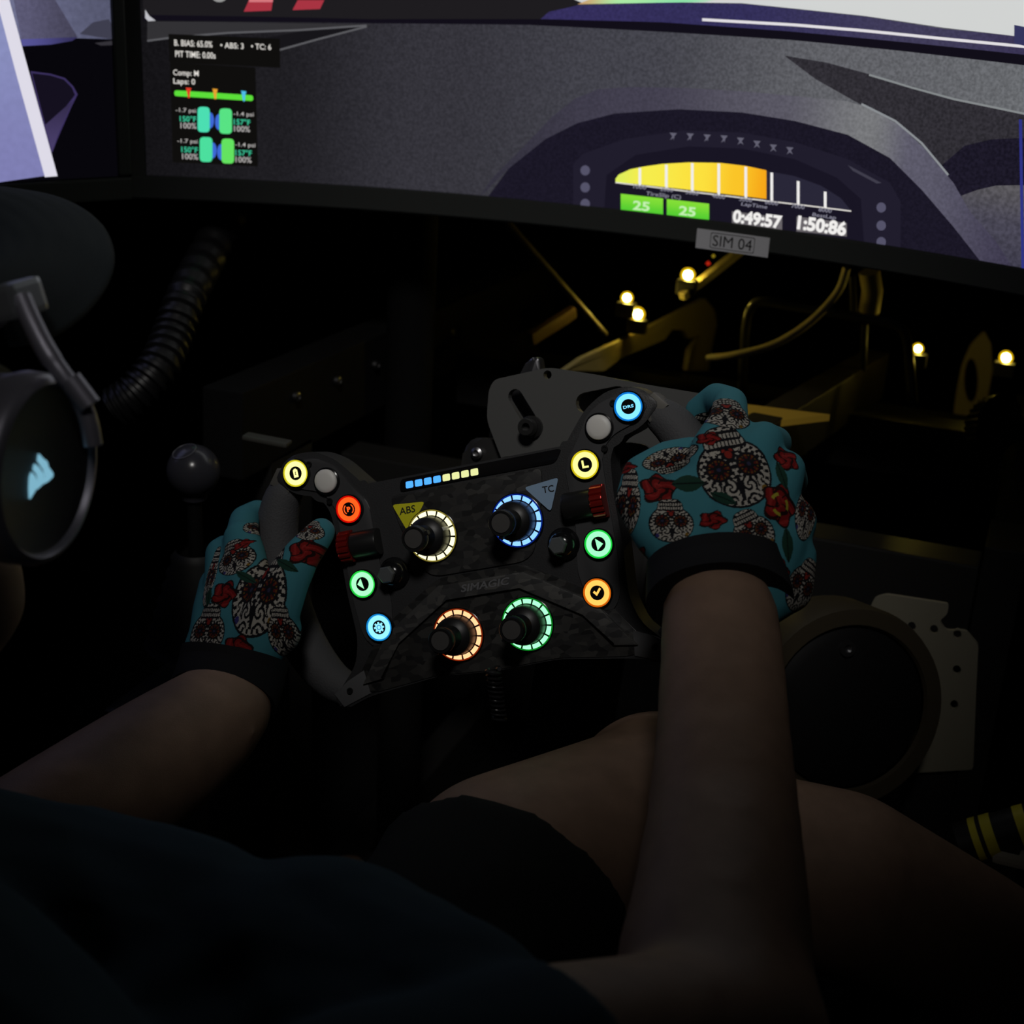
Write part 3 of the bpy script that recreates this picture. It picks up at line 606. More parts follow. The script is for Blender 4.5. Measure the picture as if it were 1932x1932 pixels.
put('sticker_text', shift(text_mesh('ABS', .006, shear=.15, bold=.0001, width=12.5*mm, height=5*mm), -44.5*mm, 20.0*mm, 2.0*mm, .03), INK, ab)
tcs = put('triangle_sticker', prism(P2(round_poly([(41.5, 20.5), (66.5, 23), (57, 1.5)], 2.6, 3)), 1.5*mm, 1.9*mm), mat('sticker_blue', (.30, .44, .62), .5), wheel)
tcs['label'] = 'pale blue triangular sticker lettered TC'
put('sticker_text', shift(text_mesh('TC', .006, bold=.0001, width=8*mm, height=4.6*mm), 58*mm, 16.6*mm, 2.0*mm, -.02), INK, tcs)
# coiled lead under the wheel
cp = []
for k in range(150):
    t = k/149; c = at(930+12*t, 1262+95*t, .985+.05*t); a = t*2*math.pi*11
    cp.append(c+RT*(.0042*math.cos(a))+FW*(.0042*math.sin(a)))
tag(put('coiled_cable', tube(cp, .0016, 6), mat('cable_black', (.02, .02, .022), .3)), 'black coiled cable hanging below the steering wheel', 'cable')
#@@REST@@
# ================================================================== SIMULATOR RIG (frame, rails, brackets)
rig = empty('simulator_rig', (0, .3, 0), label='black metal racing simulator frame with side rails and brackets', cat='simulator frame')
RIGM = mat('rig_black_powder_coat', (.018, .0175, .017), .45)
PLATE = mat('rig_plate_grey', (.20, .195, .185), .5, .3)
YPLATE = mat('rig_plate_amber_lit', (.44, .37, .17), .5, .1)  # yellow of the lamps' amber light is put into the plate colour
def bar(name, a, b, w, h, m, parent, bevel=.002, up=V((0, 0, 1))):
    a, b = V(a), V(b); y = (b-a); L = y.length; y.normalize(); x = y.cross(up).normalized(); z = x.cross(y)
    me = box((0, 0, 0), (w, L, h), bevel); me.transform(frame_mat((a+b)/2, x, y, z))
    return put(name, me, m, parent, world=True)
bar('side_rail', (-.32, .21, .672), (-.32, 1.05, .640), .04, .08, mat('rail_black', (.006, .006, .006), .75, spec=.15), rig)
bar('side_rail', at(1345, 900, 1.22), at(1648, 705, 1.75), .03, .055, mat('rail_brown', (.016, .013, .009), .5, .2), rig)
for x in (-.32, .34):
    bar('floor_rail', (x, -1.0, .04), (x, 1.3, .04), .04, .08, RIGM, rig)
    bar('upright', (x, .95, .08), (x, .95, .64 if x < 0 else .6), .04, .08, RIGM, rig, up=V((0, 1, 0)))
    bar('upright', (x, .30 if x < 0 else .60, .08), (x, .30 if x < 0 else .60, .635 if x < 0 else .56), .04, .08, RIGM, rig, up=V((0, 1, 0)))
bar('crossbar', (-.30, .42, .56), (.32, .42, .56), .04, .08, RIGM, rig)
bar('crossbar', (-.30, .72, .60), (.32, .72, .60), .04, .06, RIGM, rig)
bar('crossbar', (-.30, .95, .54), (.32, .95, .54), .04, .06, RIGM, rig)
bar('crossbar', (-.30, -.9, .04), (.32, -.9, .04), .04, .08, RIGM, rig)
bar('rail_end_lit_edge', at(462, 822, 1.235), at(546, 838, 1.225), .012, .004, mat('lit_edge_grey', (.07, .07, .06), .45), rig)  # thin grey strip shaped as the end plate's lit top edge
bolt = smooth_angle(lathe([(0, 0), (.0045, 0), (.0045, .004), (.0025, .005), (.0022, .002), (0, .002)], 12))
for (x, y) in ((556, 748), (634, 718), (706, 688), (777, 657), (851, 627)):
    p = atX(x, y, -.2995)
    put('bolt', bolt, STEEL, rig, Matrix.Translation(p-V((0, .3, 0))) @ Matrix.Rotation(math.pi/2, 4, 'Y'))
# side bracket plates standing along the rails
def plate_X(name, pxs, X, th, m, holes=(), r=.004):
    q = [atX(x, y, X) for x, y in pxs]; pts = round_poly([(p.y, p.z) for p in q], r, 3)
    hs = [[(atX(x, y, X).y, atX(x, y, X).z) for x, y in h] for h in holes]
    me = prism(pts, -th, 0, 0, hs) if hs else prism(pts, -th, 0, .001)
    me.transform(Matrix(((0, 0, 1, X), (1, 0, 0, 0), (0, 1, 0, 0), (0, 0, 0, 1)))); return put(name, me, m, rig, world=True)
def plate_Y(name, pxs, Y, th, m, holes=(), r=.004):
    q = [atY(x, y, Y) for x, y in pxs]; pts = round_poly([(p.x, p.z) for p in q], r, 3)
    hs = [[(atY(x, y, Y).x, atY(x, y, Y).z) for x, y in h] for h in holes]
    me = prism(pts, -th, 0, 0, hs) if hs else prism(pts, -th, 0, .001)
    me.transform(Matrix(((1, 0, 0, 0), (0, 0, -1, Y), (0, 1, 0, 0), (0, 0, 0, 1)))); return put(name, me, m, rig, world=True)
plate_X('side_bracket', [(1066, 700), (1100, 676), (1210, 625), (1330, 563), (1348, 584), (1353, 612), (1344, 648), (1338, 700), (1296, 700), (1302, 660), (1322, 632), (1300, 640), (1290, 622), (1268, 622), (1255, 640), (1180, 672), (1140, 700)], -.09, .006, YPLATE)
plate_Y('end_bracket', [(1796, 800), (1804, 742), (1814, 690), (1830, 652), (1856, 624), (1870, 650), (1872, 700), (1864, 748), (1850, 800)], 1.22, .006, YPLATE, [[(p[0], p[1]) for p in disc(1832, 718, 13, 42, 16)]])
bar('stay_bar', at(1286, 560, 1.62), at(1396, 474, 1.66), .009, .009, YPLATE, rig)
bar('stay_bar', at(1000, 640, 1.62), at(1082, 588, 1.66), .010, .014, mat('amber_reflection_brown', (.22, .15, .08), .5), rig)  # brown bar stands in for yellow reflections on the rail end
plate_top = [atZ(x, y, .70) for x, y in ((1405, 762), (1566, 782), (1440, 797), (1400, 800))]
put('shelf_plate', pydata([p for p in plate_top]+[p-V((0, 0, .006)) for p in plate_top], [(3, 2, 1, 0), (4, 5, 6, 7), (0, 1, 5, 4), (1, 2, 6, 5), (2, 3, 7, 6), (3, 0, 4, 7)]), mat('shelf_amber_lit', (.68, .42, .05), .5), rig, world=True)  # amber lamp light painted into this plate's colour
hp = spline([atY(1398, 760, .70), atY(1402, 690, .70), atY(1408, 612, .70), atY(1418, 580, .70), atY(1442, 569, .70), atY(1520, 582, .70), atY(1610, 597, .70), atY(1684, 611, .70), atY(1708, 632, .70), atY(1716, 680, .70), atY(1722, 760, .70)], 8)
put('guard_hoop', tube(hp, .0052, 12), mat('hoop_gloss_black', (.05, .05, .048), .18), rig, world=True)
for a, b in (((1632, 612), (1628, 700)), ((1608, 520), (1612, 600))):
    put('rod', tube([atY(*a, .74), atY(*b, .74)], .004, 8), DARKMETAL, rig, world=True)
put('rod', tube([at(955, 418, 1.50), at(1142, 632, 1.62)], .0042, 8), mat('rod_grey', (.13, .115, .09), .4, .5), rig, world=True)
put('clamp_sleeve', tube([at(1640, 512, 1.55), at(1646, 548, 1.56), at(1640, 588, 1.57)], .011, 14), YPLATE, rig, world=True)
LEDM = glow('led_yellow', (255, 224, 96), 105)
for k, (x, y, d, r) in enumerate(((1298, 519, 1.62, .0068), (1183, 562, 1.62, .0058), (1203, 593, 1.62, .0070), (1732, 658, 1.60, .0052), (1898, 675, 1.62, .0066))):
    c = at(x, y, d)
    b = put('lamp_holder', box((0, 0, 0), (.022, .012, .016), .002), RIGM, rig); b.matrix_parent_inverse = world_of(rig).inverted(); b.location = c-V((0, 0, .013))
    q_ = (-FW).to_track_quat('Z', 'Y').to_matrix().to_4x4()
    put('led_halo_ring', lathe([(r*.70, .0), (r*.95, .0012), (r*1.2, 0), (r*.95, -.0012)], 20), glow('led_halo_yellow', (240, 190, 20), 1.0), b, Matrix.Translation((0, 0, .013)) @ q_)  # glowing ring added to imitate the yellow halo around each lamp
    put('led_lamp', lathe([(0, r*.74), (r*.52, r*.52), (r*.74, 0), (r*.52, -r*.52), (0, -r*.74)], 14), LEDM, b, Matrix.Translation((0, 0, .013)))
put('led_lamp', lathe([(0, .003), (.003, 0), (0, -.003)], 10), glow('led_red', (190, 40, 20), .8), rig, Matrix.Translation(at(1336, 497, 1.6)-V((0, .3, 0))))
put('led_lamp', lathe([(0, .0022), (.0022, 0), (0, -.0022)], 10), glow('led_olive', (150, 130, 30), .8), rig, Matrix.Translation(at(1346, 483, 1.6)-V((0, .3, 0))))
# cables behind
tag(put('data_cable', tube(spline([at(1598, 505, 1.52), at(1580, 552, 1.54), at(1530, 606, 1.56), at(1462, 649, 1.58), at(1385, 670, 1.6), at(1335, 676, 1.62)], 8), .0042, 10), mat('cable_pale', (.55, .5, .36), .5)), 'pale cable curving down behind the black hoop', 'cable')
# knurled adjuster with glinting edge at the right
ka = at(1872, 800, 1.45); kn = []
for k in range(28):
    a = 2*math.pi*k/28; kn += [(.020*math.cos(a), .028*math.sin(a)), (.0222*math.cos(a+.11), .0302*math.sin(a+.11))]
kme = prism(kn, -.02, .02, .002); kme.transform(frame_mat(ka, RT, V((0, 0, 1)), -FW))
put('adjuster_knob', kme, mat('adjuster_gloss', (.03, .028, .025), .12, .8), rig, world=True)
bar('adjuster_arm', ka-V((0, 0, .02)), V((.34, .95, .58)), .02, .02, RIGM, rig)

# ================================================================== WHEEL BASE AND ITS MOUNTING PLATE
base = empty('wheel_base', mw=frame_mat(WC-WN*.16, V((1, 0, 0)), WU0, WN), label='black direct drive motor behind the steering wheel', cat='wheel base')
put('motor_housing', smooth_angle(prism(round_poly([(-.055, -.055), (.055, -.055), (.055, .055), (-.055, .055)], .014, 4), -.16, .05, .004)), RIGM, base)
put('front_flange', smooth_angle(lathe([(0, .05), (.048, .05), (.048, .062), (.03, .068), (.026, .076), (0, .076)], 36)), DARKMETAL, base)
for k in range(6):
    put('cooling_fin', box((0, .058, -.14+k*.03), (.1, .008, .004), .001), RIGM, base)
for sx, sy in ((-1, -1), (1, -1), (-1, 1), (1, 1)):
    put('bolt', bolt, STEEL, base, Matrix.Translation((sx*.043, sy*.043, .05)))
lv = [(-.030, .062), (-.012, .066), (-.006, .098), (-.014, .122), (-.022, .118), (-.032, .09)]
put('cable_guide', smooth_angle(prism(round_poly(lv, .004, 3), .018, .03, .003)), mat('guide_metal', (.12, .12, .13), .25, .8), base)
put('base_cradle', box((0, -.075, -.06), (.12, .03, .2), .003), RIGM, base)
put('cradle_post', box((0, -.16, -.2), (.06, .2, .05), .003), RIGM, base)
# grey slotted plate, parallel to the wheel, ten centimetres behind it
PO = WC-WN*.10; pmw = frame_mat(PO, V((1, 0, 0)), WU0, WN)
mp_ = empty('mounting_plate', mw=pmw, label='grey slotted metal plate bolted behind the glowing wheel', cat='plate')
def Wp(x, y): p = on_plane(x, y, PO, WN)-PO; return (p.x, p.dot(WU0))
ol = [Wp(*p) for p in ((922, 736), (932, 716), (1000, 701), (1035, 693), (1120, 706), (1210, 724), (1332, 744), (1390, 830), (1360, 960), (1100, 980), (960, 900), (940, 850), (918, 792))]
def slot(a, b, w):
    a, b = V(Wp(*a)), V(Wp(*b)); d = (b-a).normalized(); n = V((-d.y, d.x)); out = []
    for k in range(9): t = -math.pi/2+math.pi*k/8; out.append(b+d*(w*math.cos(t))+n*(w*math.sin(t)))
    for k in range(9): t = math.pi/2+math.pi*k/8; out.append(a+d*(w*math.cos(t))+n*(w*math.sin(t)))
    return [(p.x, p.y) for p in out]
hole = lambda x, y, r: [(Wp(x, y)[0]+r*math.cos(2*math.pi*k/14), Wp(x, y)[1]+r*math.sin(2*math.pi*k/14)) for k in range(14)]
put('plate', prism(round_poly(ol, .006, 3), -.008, 0, 0, [slot((972, 748), (1004, 800), .0055), slot((1105, 760), (1165, 748), .0075), hole(1033, 707, .0032)]), mat('plate_grey', (.08, .08, .078), .55), mp_)
c = Wp(1004, 806)
b = put('clamp_bolt', smooth_angle(lathe([(.0085, 0), (.0085, .004), (.0065, .006), (.0065, .014), (.0058, .015), (.003, .015), (.003, .01), (0, .01)], 24)), mat('bolt_black', (.05, .05, .05), .3, .6), mp_, Matrix.Translation((c[0], c[1], 0)))
put('support_arm', box((.075, -.02, -.06), (.05, .05, .11), .003), RIGM, mp_)
put('support_arm', box((.03, -.1, -.10), (.05, .2, .04), .003), RIGM, mp_)

# ================================================================== GEAR SHIFTER, HOSE, RIGHT HAND ITEMS
sp_ = at(365, 888, 1.20); gs = empty('gear_shifter', (sp_.x, sp_.y, 0), label='gear lever with a round gloss knob beside the wheel', cat='gear lever')
put('shift_knob', smooth_angle(lathe([(0, .0215)]+[(.0215*math.sin(a), .0215*math.cos(a)) for a in [math.pi*k/18 for k in range(1, 16)]]+[(.010, -.024), (0, -.024)], 32), 60), mat('knob_gloss_black', (.045, .045, .055), .22), gs, Matrix.Translation((0, 0, sp_.z)))
put('knob_inlay', smooth_angle(lathe([(.0105, .0191), (.0105, .0197), (.0097, .0201), (.0092, .0197)], 28)), mat('inlay_grey', (.16, .16, .18), .35, .5), gs, Matrix.Translation((0, 0, sp_.z)) @ Matrix.Rotation(.35, 4, 'X') @ Matrix.Rotation(-.2, 4, 'Y'))
put('lever', tube([(0, 0, sp_.z-.02), (0, 0, .5)], .006, 12), DARKMETAL, gs)
prof = []
for k in range(7): prof += [(.016+.004*k, sp_.z-.07-.013*k), (.021+.004*k, sp_.z-.076-.013*k)]
put('gaiter', smooth_angle(lathe(prof, 24), 60), mat('gaiter_black', (.012, .012, .012), .6), gs)
put('shifter_body', box((0, 0, .42), (.1, .14, .12), .006), RIGM, gs)
put('shifter_post', box((0, 0, .18), (.05, .08, .36), .004), RIGM, gs)
hpts = spline([at(212, 772, 1.30), at(256, 742, 1.30), at(300, 690, 1.31), at(326, 630, 1.33), at(352, 560, 1.35), at(398, 470, 1.41), at(448, 380, 1.47)], 22)
rr = [.0165+(.0022 if (k//3) % 2 else -.0012) for k in range(len(hpts))]
tag(put('corrugated_hose', tube(hpts, rr, 18), mat('hose_black', (.012, .012, .013), .42)), 'black corrugated hose rising between the headset and the monitor', 'hose')
# perforated pale bracket and round housing at the right
pb = empty('perforated_bracket', (.32, .29, 0), label='pale metal bracket with round holes right of the bare forearm', cat='bracket')
Yb = .29
q = [atY(*p, Yb) for p in ((1640, 1150), (1650, 1128), (1672, 1122), (1790, 1140), (1788, 1158), (1772, 1172), (1784, 1190), (1822, 1190), (1846, 1218), (1842, 1300), (1836, 1452), (1700, 1460), (1652, 1300))]
hs = [[(atY(x+8*math.cos(2*math.pi*k/12), y+9*math.sin(2*math.pi*k/12), Yb).x, atY(x+8*math.cos(2*math.pi*k/12), y+9*math.sin(2*math.pi*k/12), Yb).z) for k in range(12)] for x, y in ((1720, 1182), (1762, 1188), (1806, 1197), (1805, 1264), (1800, 1330))]
me = prism(round_poly([(p.x, p.z) for p in q], .003, 3), -.004, 0, 0, hs); me.transform(Matrix(((1, 0, 0, 0), (0, 0, -1, Yb), (0, 1, 0, 0), (0, 0, 0, 1))))
put('plate', me, mat('bracket_pale', (.26, .24, .18), .55), pb, world=True)
put('post', box((atY(1770, 1400, Yb).x, Yb+.02, atY(1770, 1400, Yb).z/2), (.04, .03, atY(1770, 1400, Yb).z), .003), RIGM, pb, world=True)
rh = at(1590, 1330, 1.17); dax = V((.55, -.80, .25)).normalized(); dx = dax.cross(V((0, 0, 1))).normalized(); dy = dx.cross(dax)*-1
rd = empty('round_housing', mw=frame_mat(rh, dx*1.06, dy*1.06, dax*1.06), label='round black drum with brownish rim beside the forearm', cat='drum')
put('drum_body', smooth_angle(lathe([(0, .012), (.052, .012), (.06, .008), (.062, -.04), (0, -.04)], 48)), mat('drum_black', (.006, .006, .0065), .6, spec=.2), rd)
put('drum_rim', smooth_angle(lathe([(.0615, .009), (.063, .012), (.0745, .012), (.0765, .006), (.0765, -.036), (.062, -.038)], 56)), mat('drum_brown', (.045, .034, .018), .6), rd)
put('drum_post', tube([rh-dax*.02+V((0, 0, -.06)), (rh.x-dax.x*.02, rh.y-dax.y*.02, .0)], .02, 14), RIGM, rd, world=True)
put('drum_bolt', smooth_angle(lathe([(.006, .012), (.006, .015), (.003, .015), (.003, .013), (0, .013)], 14)), STEEL, rd, Matrix.Translation((.004, -.046, 0)))
yc0, yc1 = at(1810, 1592, 1.16), at(1975, 1548, 1.14); ax_ = (yc1-yc0).normalized()
yb = empty('banded_cylinder', (yc0+yc1)/2, label='black cylinder with yellow bands at the lower right edge', cat='cylinder')
def seg_tube(name, t0, t1, r, m):
    a, b = yc0.lerp(yc1, t0), yc0.lerp(yc1, t1); put(name, tube([a, b], r, 28), m, yb, world=True)
seg_tube('core', 0, 1, .0165, BLACK)
YB = mat('band_yellow', (.85, .75, .05), .5)
for t0, t1 in ((.17, .25), (.30, .42), (.68, .80)): seg_tube('band', t0, t1, .0172, YB)
put('support_foot', box(((yc0+yc1)/2-V((0, 0, (yc0.z+yc1.z)/4))), (.03, .03, (yc0.z+yc1.z)/2), .003), RIGM, yb, world=True)
wf = at(1912, 1606, 1.15); put('end_cap', box(wf, (.03, .03, .012), .004), mat('cap_white', (.6, .57, .48), .5), yb, world=True)

# ================================================================== THE DRIVER
SKIN = mat('skin', (.29, .185, .13), .55, noise=(70, .10), bump=(1500, .25), spec=.3)
SHIRT = mat('navy_shirt', (.034, .060, .080), .9, bump=(1800, .5), spec=.1)
SHORTS = mat('dark_shorts', (.022, .024, .023), .9, bump=(1500, .5), spec=.1)
def add_capsule(bm, p, q, r1, r2, n=18, flat=False):
    p, q = V(p), V(q); t = (q-p).normalized(); a = t.cross(V((0, 0, 1)))
    if a.length < .1: a = t.cross(V((0, 1, 0)))
    a.normalize(); b = t.cross(a); rings = []
    prof = []
    if flat: prof = [(0, p, r1), (0, q, r2)]
    else:
        for k in range(1, 6): an = -math.pi/2+math.pi/2*k/6; prof.append((math.sin(an)*r1, p, math.cos(an)*r1))
        prof += [(0, p, r1), (0, q, r2)]
        for k in range(1, 6): an = math.pi/2*k/6; prof.append((math.sin(an)*r2, q, math.cos(an)*r2))
    for (dz, c, r) in prof: rings.append([bm.verts.new(c+t*dz+a*r*math.cos(2*math.pi*k/n)+b*r*math.sin(2*math.pi*k/n)) for k in range(n)])
    for A, B in zip(rings, rings[1:]):
        for k in range(n): bm.faces.new((A[k-1], A[k], B[k], B[k-1]))
    if flat: bm.faces.new(rings[0][::-1]); bm.faces.new(rings[-1])
    else:
        s = bm.verts.new(p-t*r1); e = bm.verts.new(q+t*r2)
        for k in range(n): bm.faces.new((rings[0][k], rings[0][k-1], s)); bm.faces.new((rings[-1][k-1], rings[-1][k], e))
def add_ball(bm, c, rad, rot=None):
    M_ = Matrix.Translation(c) @ (rot.to_4x4() if rot is not None else Matrix()) @ Matrix.Diagonal((*rad, 1))
    bmesh.ops.create_icosphere(bm, subdivisions=3, radius=1, matrix=M_)
def chain(bm, nodes, **k):
    for (p, r), (q, s) in zip(nodes, nodes[1:]): add_capsule(bm, p, q, r, s, **k)
def fuse(bm, voxel, smooth_it=8, sub=0):
    """one continuous skin over overlapping volumes"""
    bmesh.ops.recalc_face_normals(bm, faces=bm.faces)
    me = bpy.data.meshes.new('f'); bm.to_mesh(me); bm.free(); o = bpy.data.objects.new('f', me); COL.objects.link(o)
    m = o.modifiers.new('r', 'REMESH'); m.mode = 'VOXEL'; m.voxel_size = voxel; m.adaptivity = 0
    s = o.modifiers.new('s', 'SMOOTH'); s.factor = .5; s.iterations = smooth_it
    if sub: u = o.modifiers.new('u', 'SUBSURF'); u.levels = sub; u.render_levels = sub
    out = bpy.data.meshes.new_from_object(o.evaluated_get(bpy.context.evaluated_depsgraph_get()))
    bpy.data.objects.remove(o); bpy.data.meshes.remove(me)
    for p in out.polygons: p.use_smooth = True
    return out
def ripple(me, amp, freq, seed=0, axis=None):
    """cloth folds: low waves pushed along the normals"""
    n = len(me.vertices); co = np.empty(n*3); me.vertices.foreach_get('co', co); co = co.reshape(-1, 3)
    nr = np.empty(n*3); me.vertices.foreach_get('normal', nr); nr = nr.reshape(-1, 3)
    rng = np.random.RandomState(seed); d = np.zeros(n)
    for k in range(7):
        w = rng.normal(size=3); w /= np.linalg.norm(w); ph = rng.rand()*6.28; f = freq*(.6+.9*rng.rand())
        d += np.abs(np.sin(co@w*f+ph+1.3*np.sin(co@w[[1, 2, 0]]*f*.7)))*(1 if k % 2 else -1)
    co += nr*(d*amp/3)[:, None]; me.vertices.foreach_set('co', co.ravel()); me.update(); return me
person = empty('person', (0, -.6, .30), label='driver in dark shirt, shorts and patterned gloves holding the wheel', cat='person')
Rw, Rf = at(1355, 1095, .860), [(at(1358, 1165, .842), .0340), (at(1362, 1250, .825), .0352), (at(1365, 1400, .79), .0368), (at(1365, 1560, .75), .0398), (at(1357, 1740, .70), .0440), (at(1345, 1860, .668), .0462), (at(1368, 2000, .632), .0480)]
Rs = V((.10, -.57, .67)); Rmid = at(1010, 2062, .575)
Lf = [(at(420, 1335, .980), .0335), (at(385, 1368, .965), .0375), (at(300, 1432, .935), .0420), (at(150, 1534, .89), .0440), (at(-60, 1672, .85), .0450)]
Ls = V((-.32, -.48, .66)); Le = Lf[-1][0]
HC = V((-.19, -.36, .905)); NB = V((-.13, -.47, .72))
RK, RA, RH = V((.150, -.020, .560)), at(2070, 1890, 1.13), V((.09, -.50, .46)); HM = at(955, 1675, .89)
LK, LA, LH_ = V((-.27, -.04, .36)), V((-.28, .22, .13)), V((-.09, -.54, .42))
bm = bmesh.new()
chain(bm, Rf+[(Rmid, .048), (Rs, .055)]); chain(bm, Lf+[(Ls, .052)])
chain(bm, [(Rs, .055), (NB, .06), (Ls, .055)]); chain(bm, [(V((0, -.6, .42)), .12), (V((-.06, -.54, .57)), .115), (NB, .07)])
chain(bm, [(NB, .056), (V((-.165, -.42, .80)), .053), (HC-V((0, 0, .05)), .055)]); chain(bm, [(at(-70, 1090, .74), .030), (at(-72, 1130, .745), .032), (at(-190, 1260, .76), .036), (NB, .05)])
add_ball(bm, HC+V((0, -.01, .03)), (.074, .094, .095)); add_ball(bm, HC+V((0, .03, -.05)), (.058, .066, .062)); add_ball(bm, HC+V((0, .072, -.082)), (.024, .022, .02))
chain(bm, [(HC+V((0, .083, .012)), .008), (HC+V((0, .106, -.022)), .013)])
for s in (-1, 1): add_ball(bm, HC+V((s*.074, -.008, -.004)), (.008, .018, .03)); add_ball(bm, HC+V((s*.03, .074, .03)), (.02, .012, .01))
add_ball(bm, HC+V((0, .092, -.055)), (.022, .01, .007))
chain(bm, [(RH, .088), (HM, .070), (RK+V((0, -.03, .004)), .060), (RK, .060), (RK+V((.02, .04, -.055)), .060), (RK.lerp(RA, .38), .066), (RK.lerp(RA, .7), .056), (RA, .040), (RA+V((.01, .05, -.05)), .036), (RA+V((.02, .17, -.03)), .03)])
chain(bm, [(LH_, .088), (LH_.lerp(LK, .6), .072), (LK, .058), (LK.lerp(LA, .35), .056), (LA, .036), (LA+V((0, .05, -.05)), .036), (LA+V((0, .17, -.03)), .03)])
put('body', fuse(bm, .007, 6, 1), SKIN, person, world=True)
for s in (-1, 1):
    e = put('eye', lathe([(0, .011)]+[(.011*math.sin(math.pi*k/10), .011*math.cos(math.pi*k/10)) for k in range(1, 10)]+[(0, -.011)], 16), mat('eye_white', (.7, .7, .68), .2), person, world=True)
    e.matrix_basis = Matrix.Translation(HC+V((s*.03, .079, .012)))
# shirt: torso, belly folds and short sleeves with open flat hems
bm = bmesh.new()
chain(bm, [(V((.01, -.60, .42)), .14), (V((-.06, -.54, .57)), .132), (V((-.10, -.50, .66)), .10)])
chain(bm, [(Rs, .076), (V((-.10, -.50, .685)), .085), (Ls, .076)])
bl = [(at(-60, 1812, .69), .083), (at(200, 1888, .68), .083), (at(430, 1955, .67), .084), (at(560, 1960, .66), .084), (at(790, 2030, .62), .070), (at(980, 2110, .59), .058)]
chain(bm, bl)
for p, r in bl: add_capsule(bm, p, V((-.04, -.54, .56)), r, .11)
hemR = at(1098, 2052, .585)
add_capsule(bm, hemR, Rs, .0575, .066, 24, flat=True)
hemL = Le.lerp(Lf[-2][0], .12); add_capsule(bm, hemL, Ls, .056, .066, 24, flat=True)
sh = ripple(fuse(bm, .0045, 7, 0), .0065, 30, 5); put('shirt', sh, SHIRT, person, world=True)
# shorts
bm = bmesh.new()
add_capsule(bm, RH, HM, .098, .0795, 28, flat=True); add_capsule(bm, LH_, LH_.lerp(LK, .80), .100, .080, 28, flat=True)
chain(bm, [(RH, .098), (V((0, -.58, .42)), .125), (LH_, .098)])
put('shorts', ripple(fuse(bm, .0045, 6, 0), .002, 40, 8), SHORTS, person, world=True)
for A_, nm in ((RA, 'r'), (LA, 'l')):
    bm = bmesh.new(); chain(bm, [(A_+V((.0, .0, -.03)), .046), (A_+V((.01, .06, -.065)), .044), (A_+V((.02, .19, -.04)), .036)]); put('shoe', fuse(bm, .004, 5), mat('shoe_black', (.02, .02, .02), .6), person, world=True)

# ---- printed racing gloves
def motif_skull(x, y):
    """sugar skull print on a unit patch (crown up): returns mask and colours"""
    K = np.array([.008, .008, .011]); n = len(x); W_ = np.array([.42, .395, .35])
    cr = np.sqrt((x/.90)**2+((y-.16)/.82)**2); q = 3.0
    jw = (np.abs(x/(.60+.12*y))**q+np.abs((y+.50)/.46)**q)**(1/q)
    d = np.minimum(cr-1, jw-1); mask = d < 0; ang = np.arctan2(y-.1, x)
    col = np.tile(W_, (n, 1))
    fill = np.sin(24*x+2.0*np.sin(11*y))*np.sin(24*y+2.0*np.sin(11*x)); col[fill > .30] = K
    for (cx, cy, rr, h) in ((.24, .50, .21, 1), (.60, .40, .18, -1), (.30, .80, .17, -1), (.64, -.12, .15, 1), (.20, -.40, .12, -1), (.52, -.40, .10, 1)):
        for s in (-1, 1):
            r = np.hypot(x-s*cx, y-cy); th = np.arctan2(y-cy, (x-s*cx)*s*h); m_ = r < rr
            col[m_] = W_; col[m_ & (np.sin(46*r-2.0*th+.6) > .15)] = K
    m_ = (np.abs(x) < .07*(1.2-np.abs(y-.55)/.4)) & (np.abs(y-.55) < .32); col[m_] = K
    rim = (d > -.19) & (d < -.08); col[rim] = W_; col[rim & (np.cos(30*ang) > .1)] = K
    for s in (-1, 1):
        r = np.hypot((x-s*.37), (y-.04)*1.05); th = np.arctan2(y-.04, x-s*.37)
        col[r < .37] = W_; col[(r < .37) & (r > .30) & (np.cos(14*th) > -.3)] = K; col[r < .305] = K
        col[(r > .13) & (r < .25) & (np.cos(8*th) > .2)] = (.10, .012, .010); col[(r > .20) & (r < .235) & (np.cos(16*th) > .4)] = (.15, .08, .010); col[r < .05] = (.03, .03, .07)
    hx, hy = x/.15, -(y+.27)/.15; hh = (hx**2+hy**2-.75)**3-hx**2*hy**3; col[hh < .3] = K; col[hh < -.05] = (.25, .022, .016)
    tb = (np.abs(x) < .45) & (np.abs(y+.62) < .16); col[tb] = W_*.92
    col[tb & (np.abs(((x*10) % 1)-.5) > .32)] = K; col[tb & (np.abs(y+.62) < .03)] = K; col[(np.abs(x) < .5) & (np.abs(np.abs(y+.62)-.18) < .035)] = K
    col[(np.hypot(x-.56, y-.66) < .08)] = (.045, .04, .18); col[(np.hypot(x+.58, y-.62) < .07)] = (.20, .11, .012)
    col[(d > -.06)] = K
    return mask, col
def motif_rose(x, y, gold=False):
    r = np.hypot(x, y); th = np.arctan2(y, x); edge = .86+.12*np.cos(5*th+.6); mask = r < edge
    col = np.tile(np.array([.20, .009, .009]), (len(x), 1))
    w = np.sin(9*r+2*th+1.2*np.sin(3*th)); col[w > .72] = (.02, .004, .004); col[(w < -.8)] = (.28, .02, .018)
    col[(np.cos(5*th+4*r) > .93) & (r > .3)] = (.02, .004, .004)
    if gold: col[(np.abs(r-.42) < .07) & (np.cos(3*th) > .1)] = (.36, .32, .03)
    col[r > edge-.09] = (.014, .006, .006); return mask, col
def motif_leaf(x, y):
    mask = (np.abs(x) < .5*(1-y*y)) & (np.abs(y) < 1); col = np.tile(np.array([.012, .045, .03]), (len(x), 1)); col[np.abs(x) < .05] = (.005, .012, .01); return mask, col
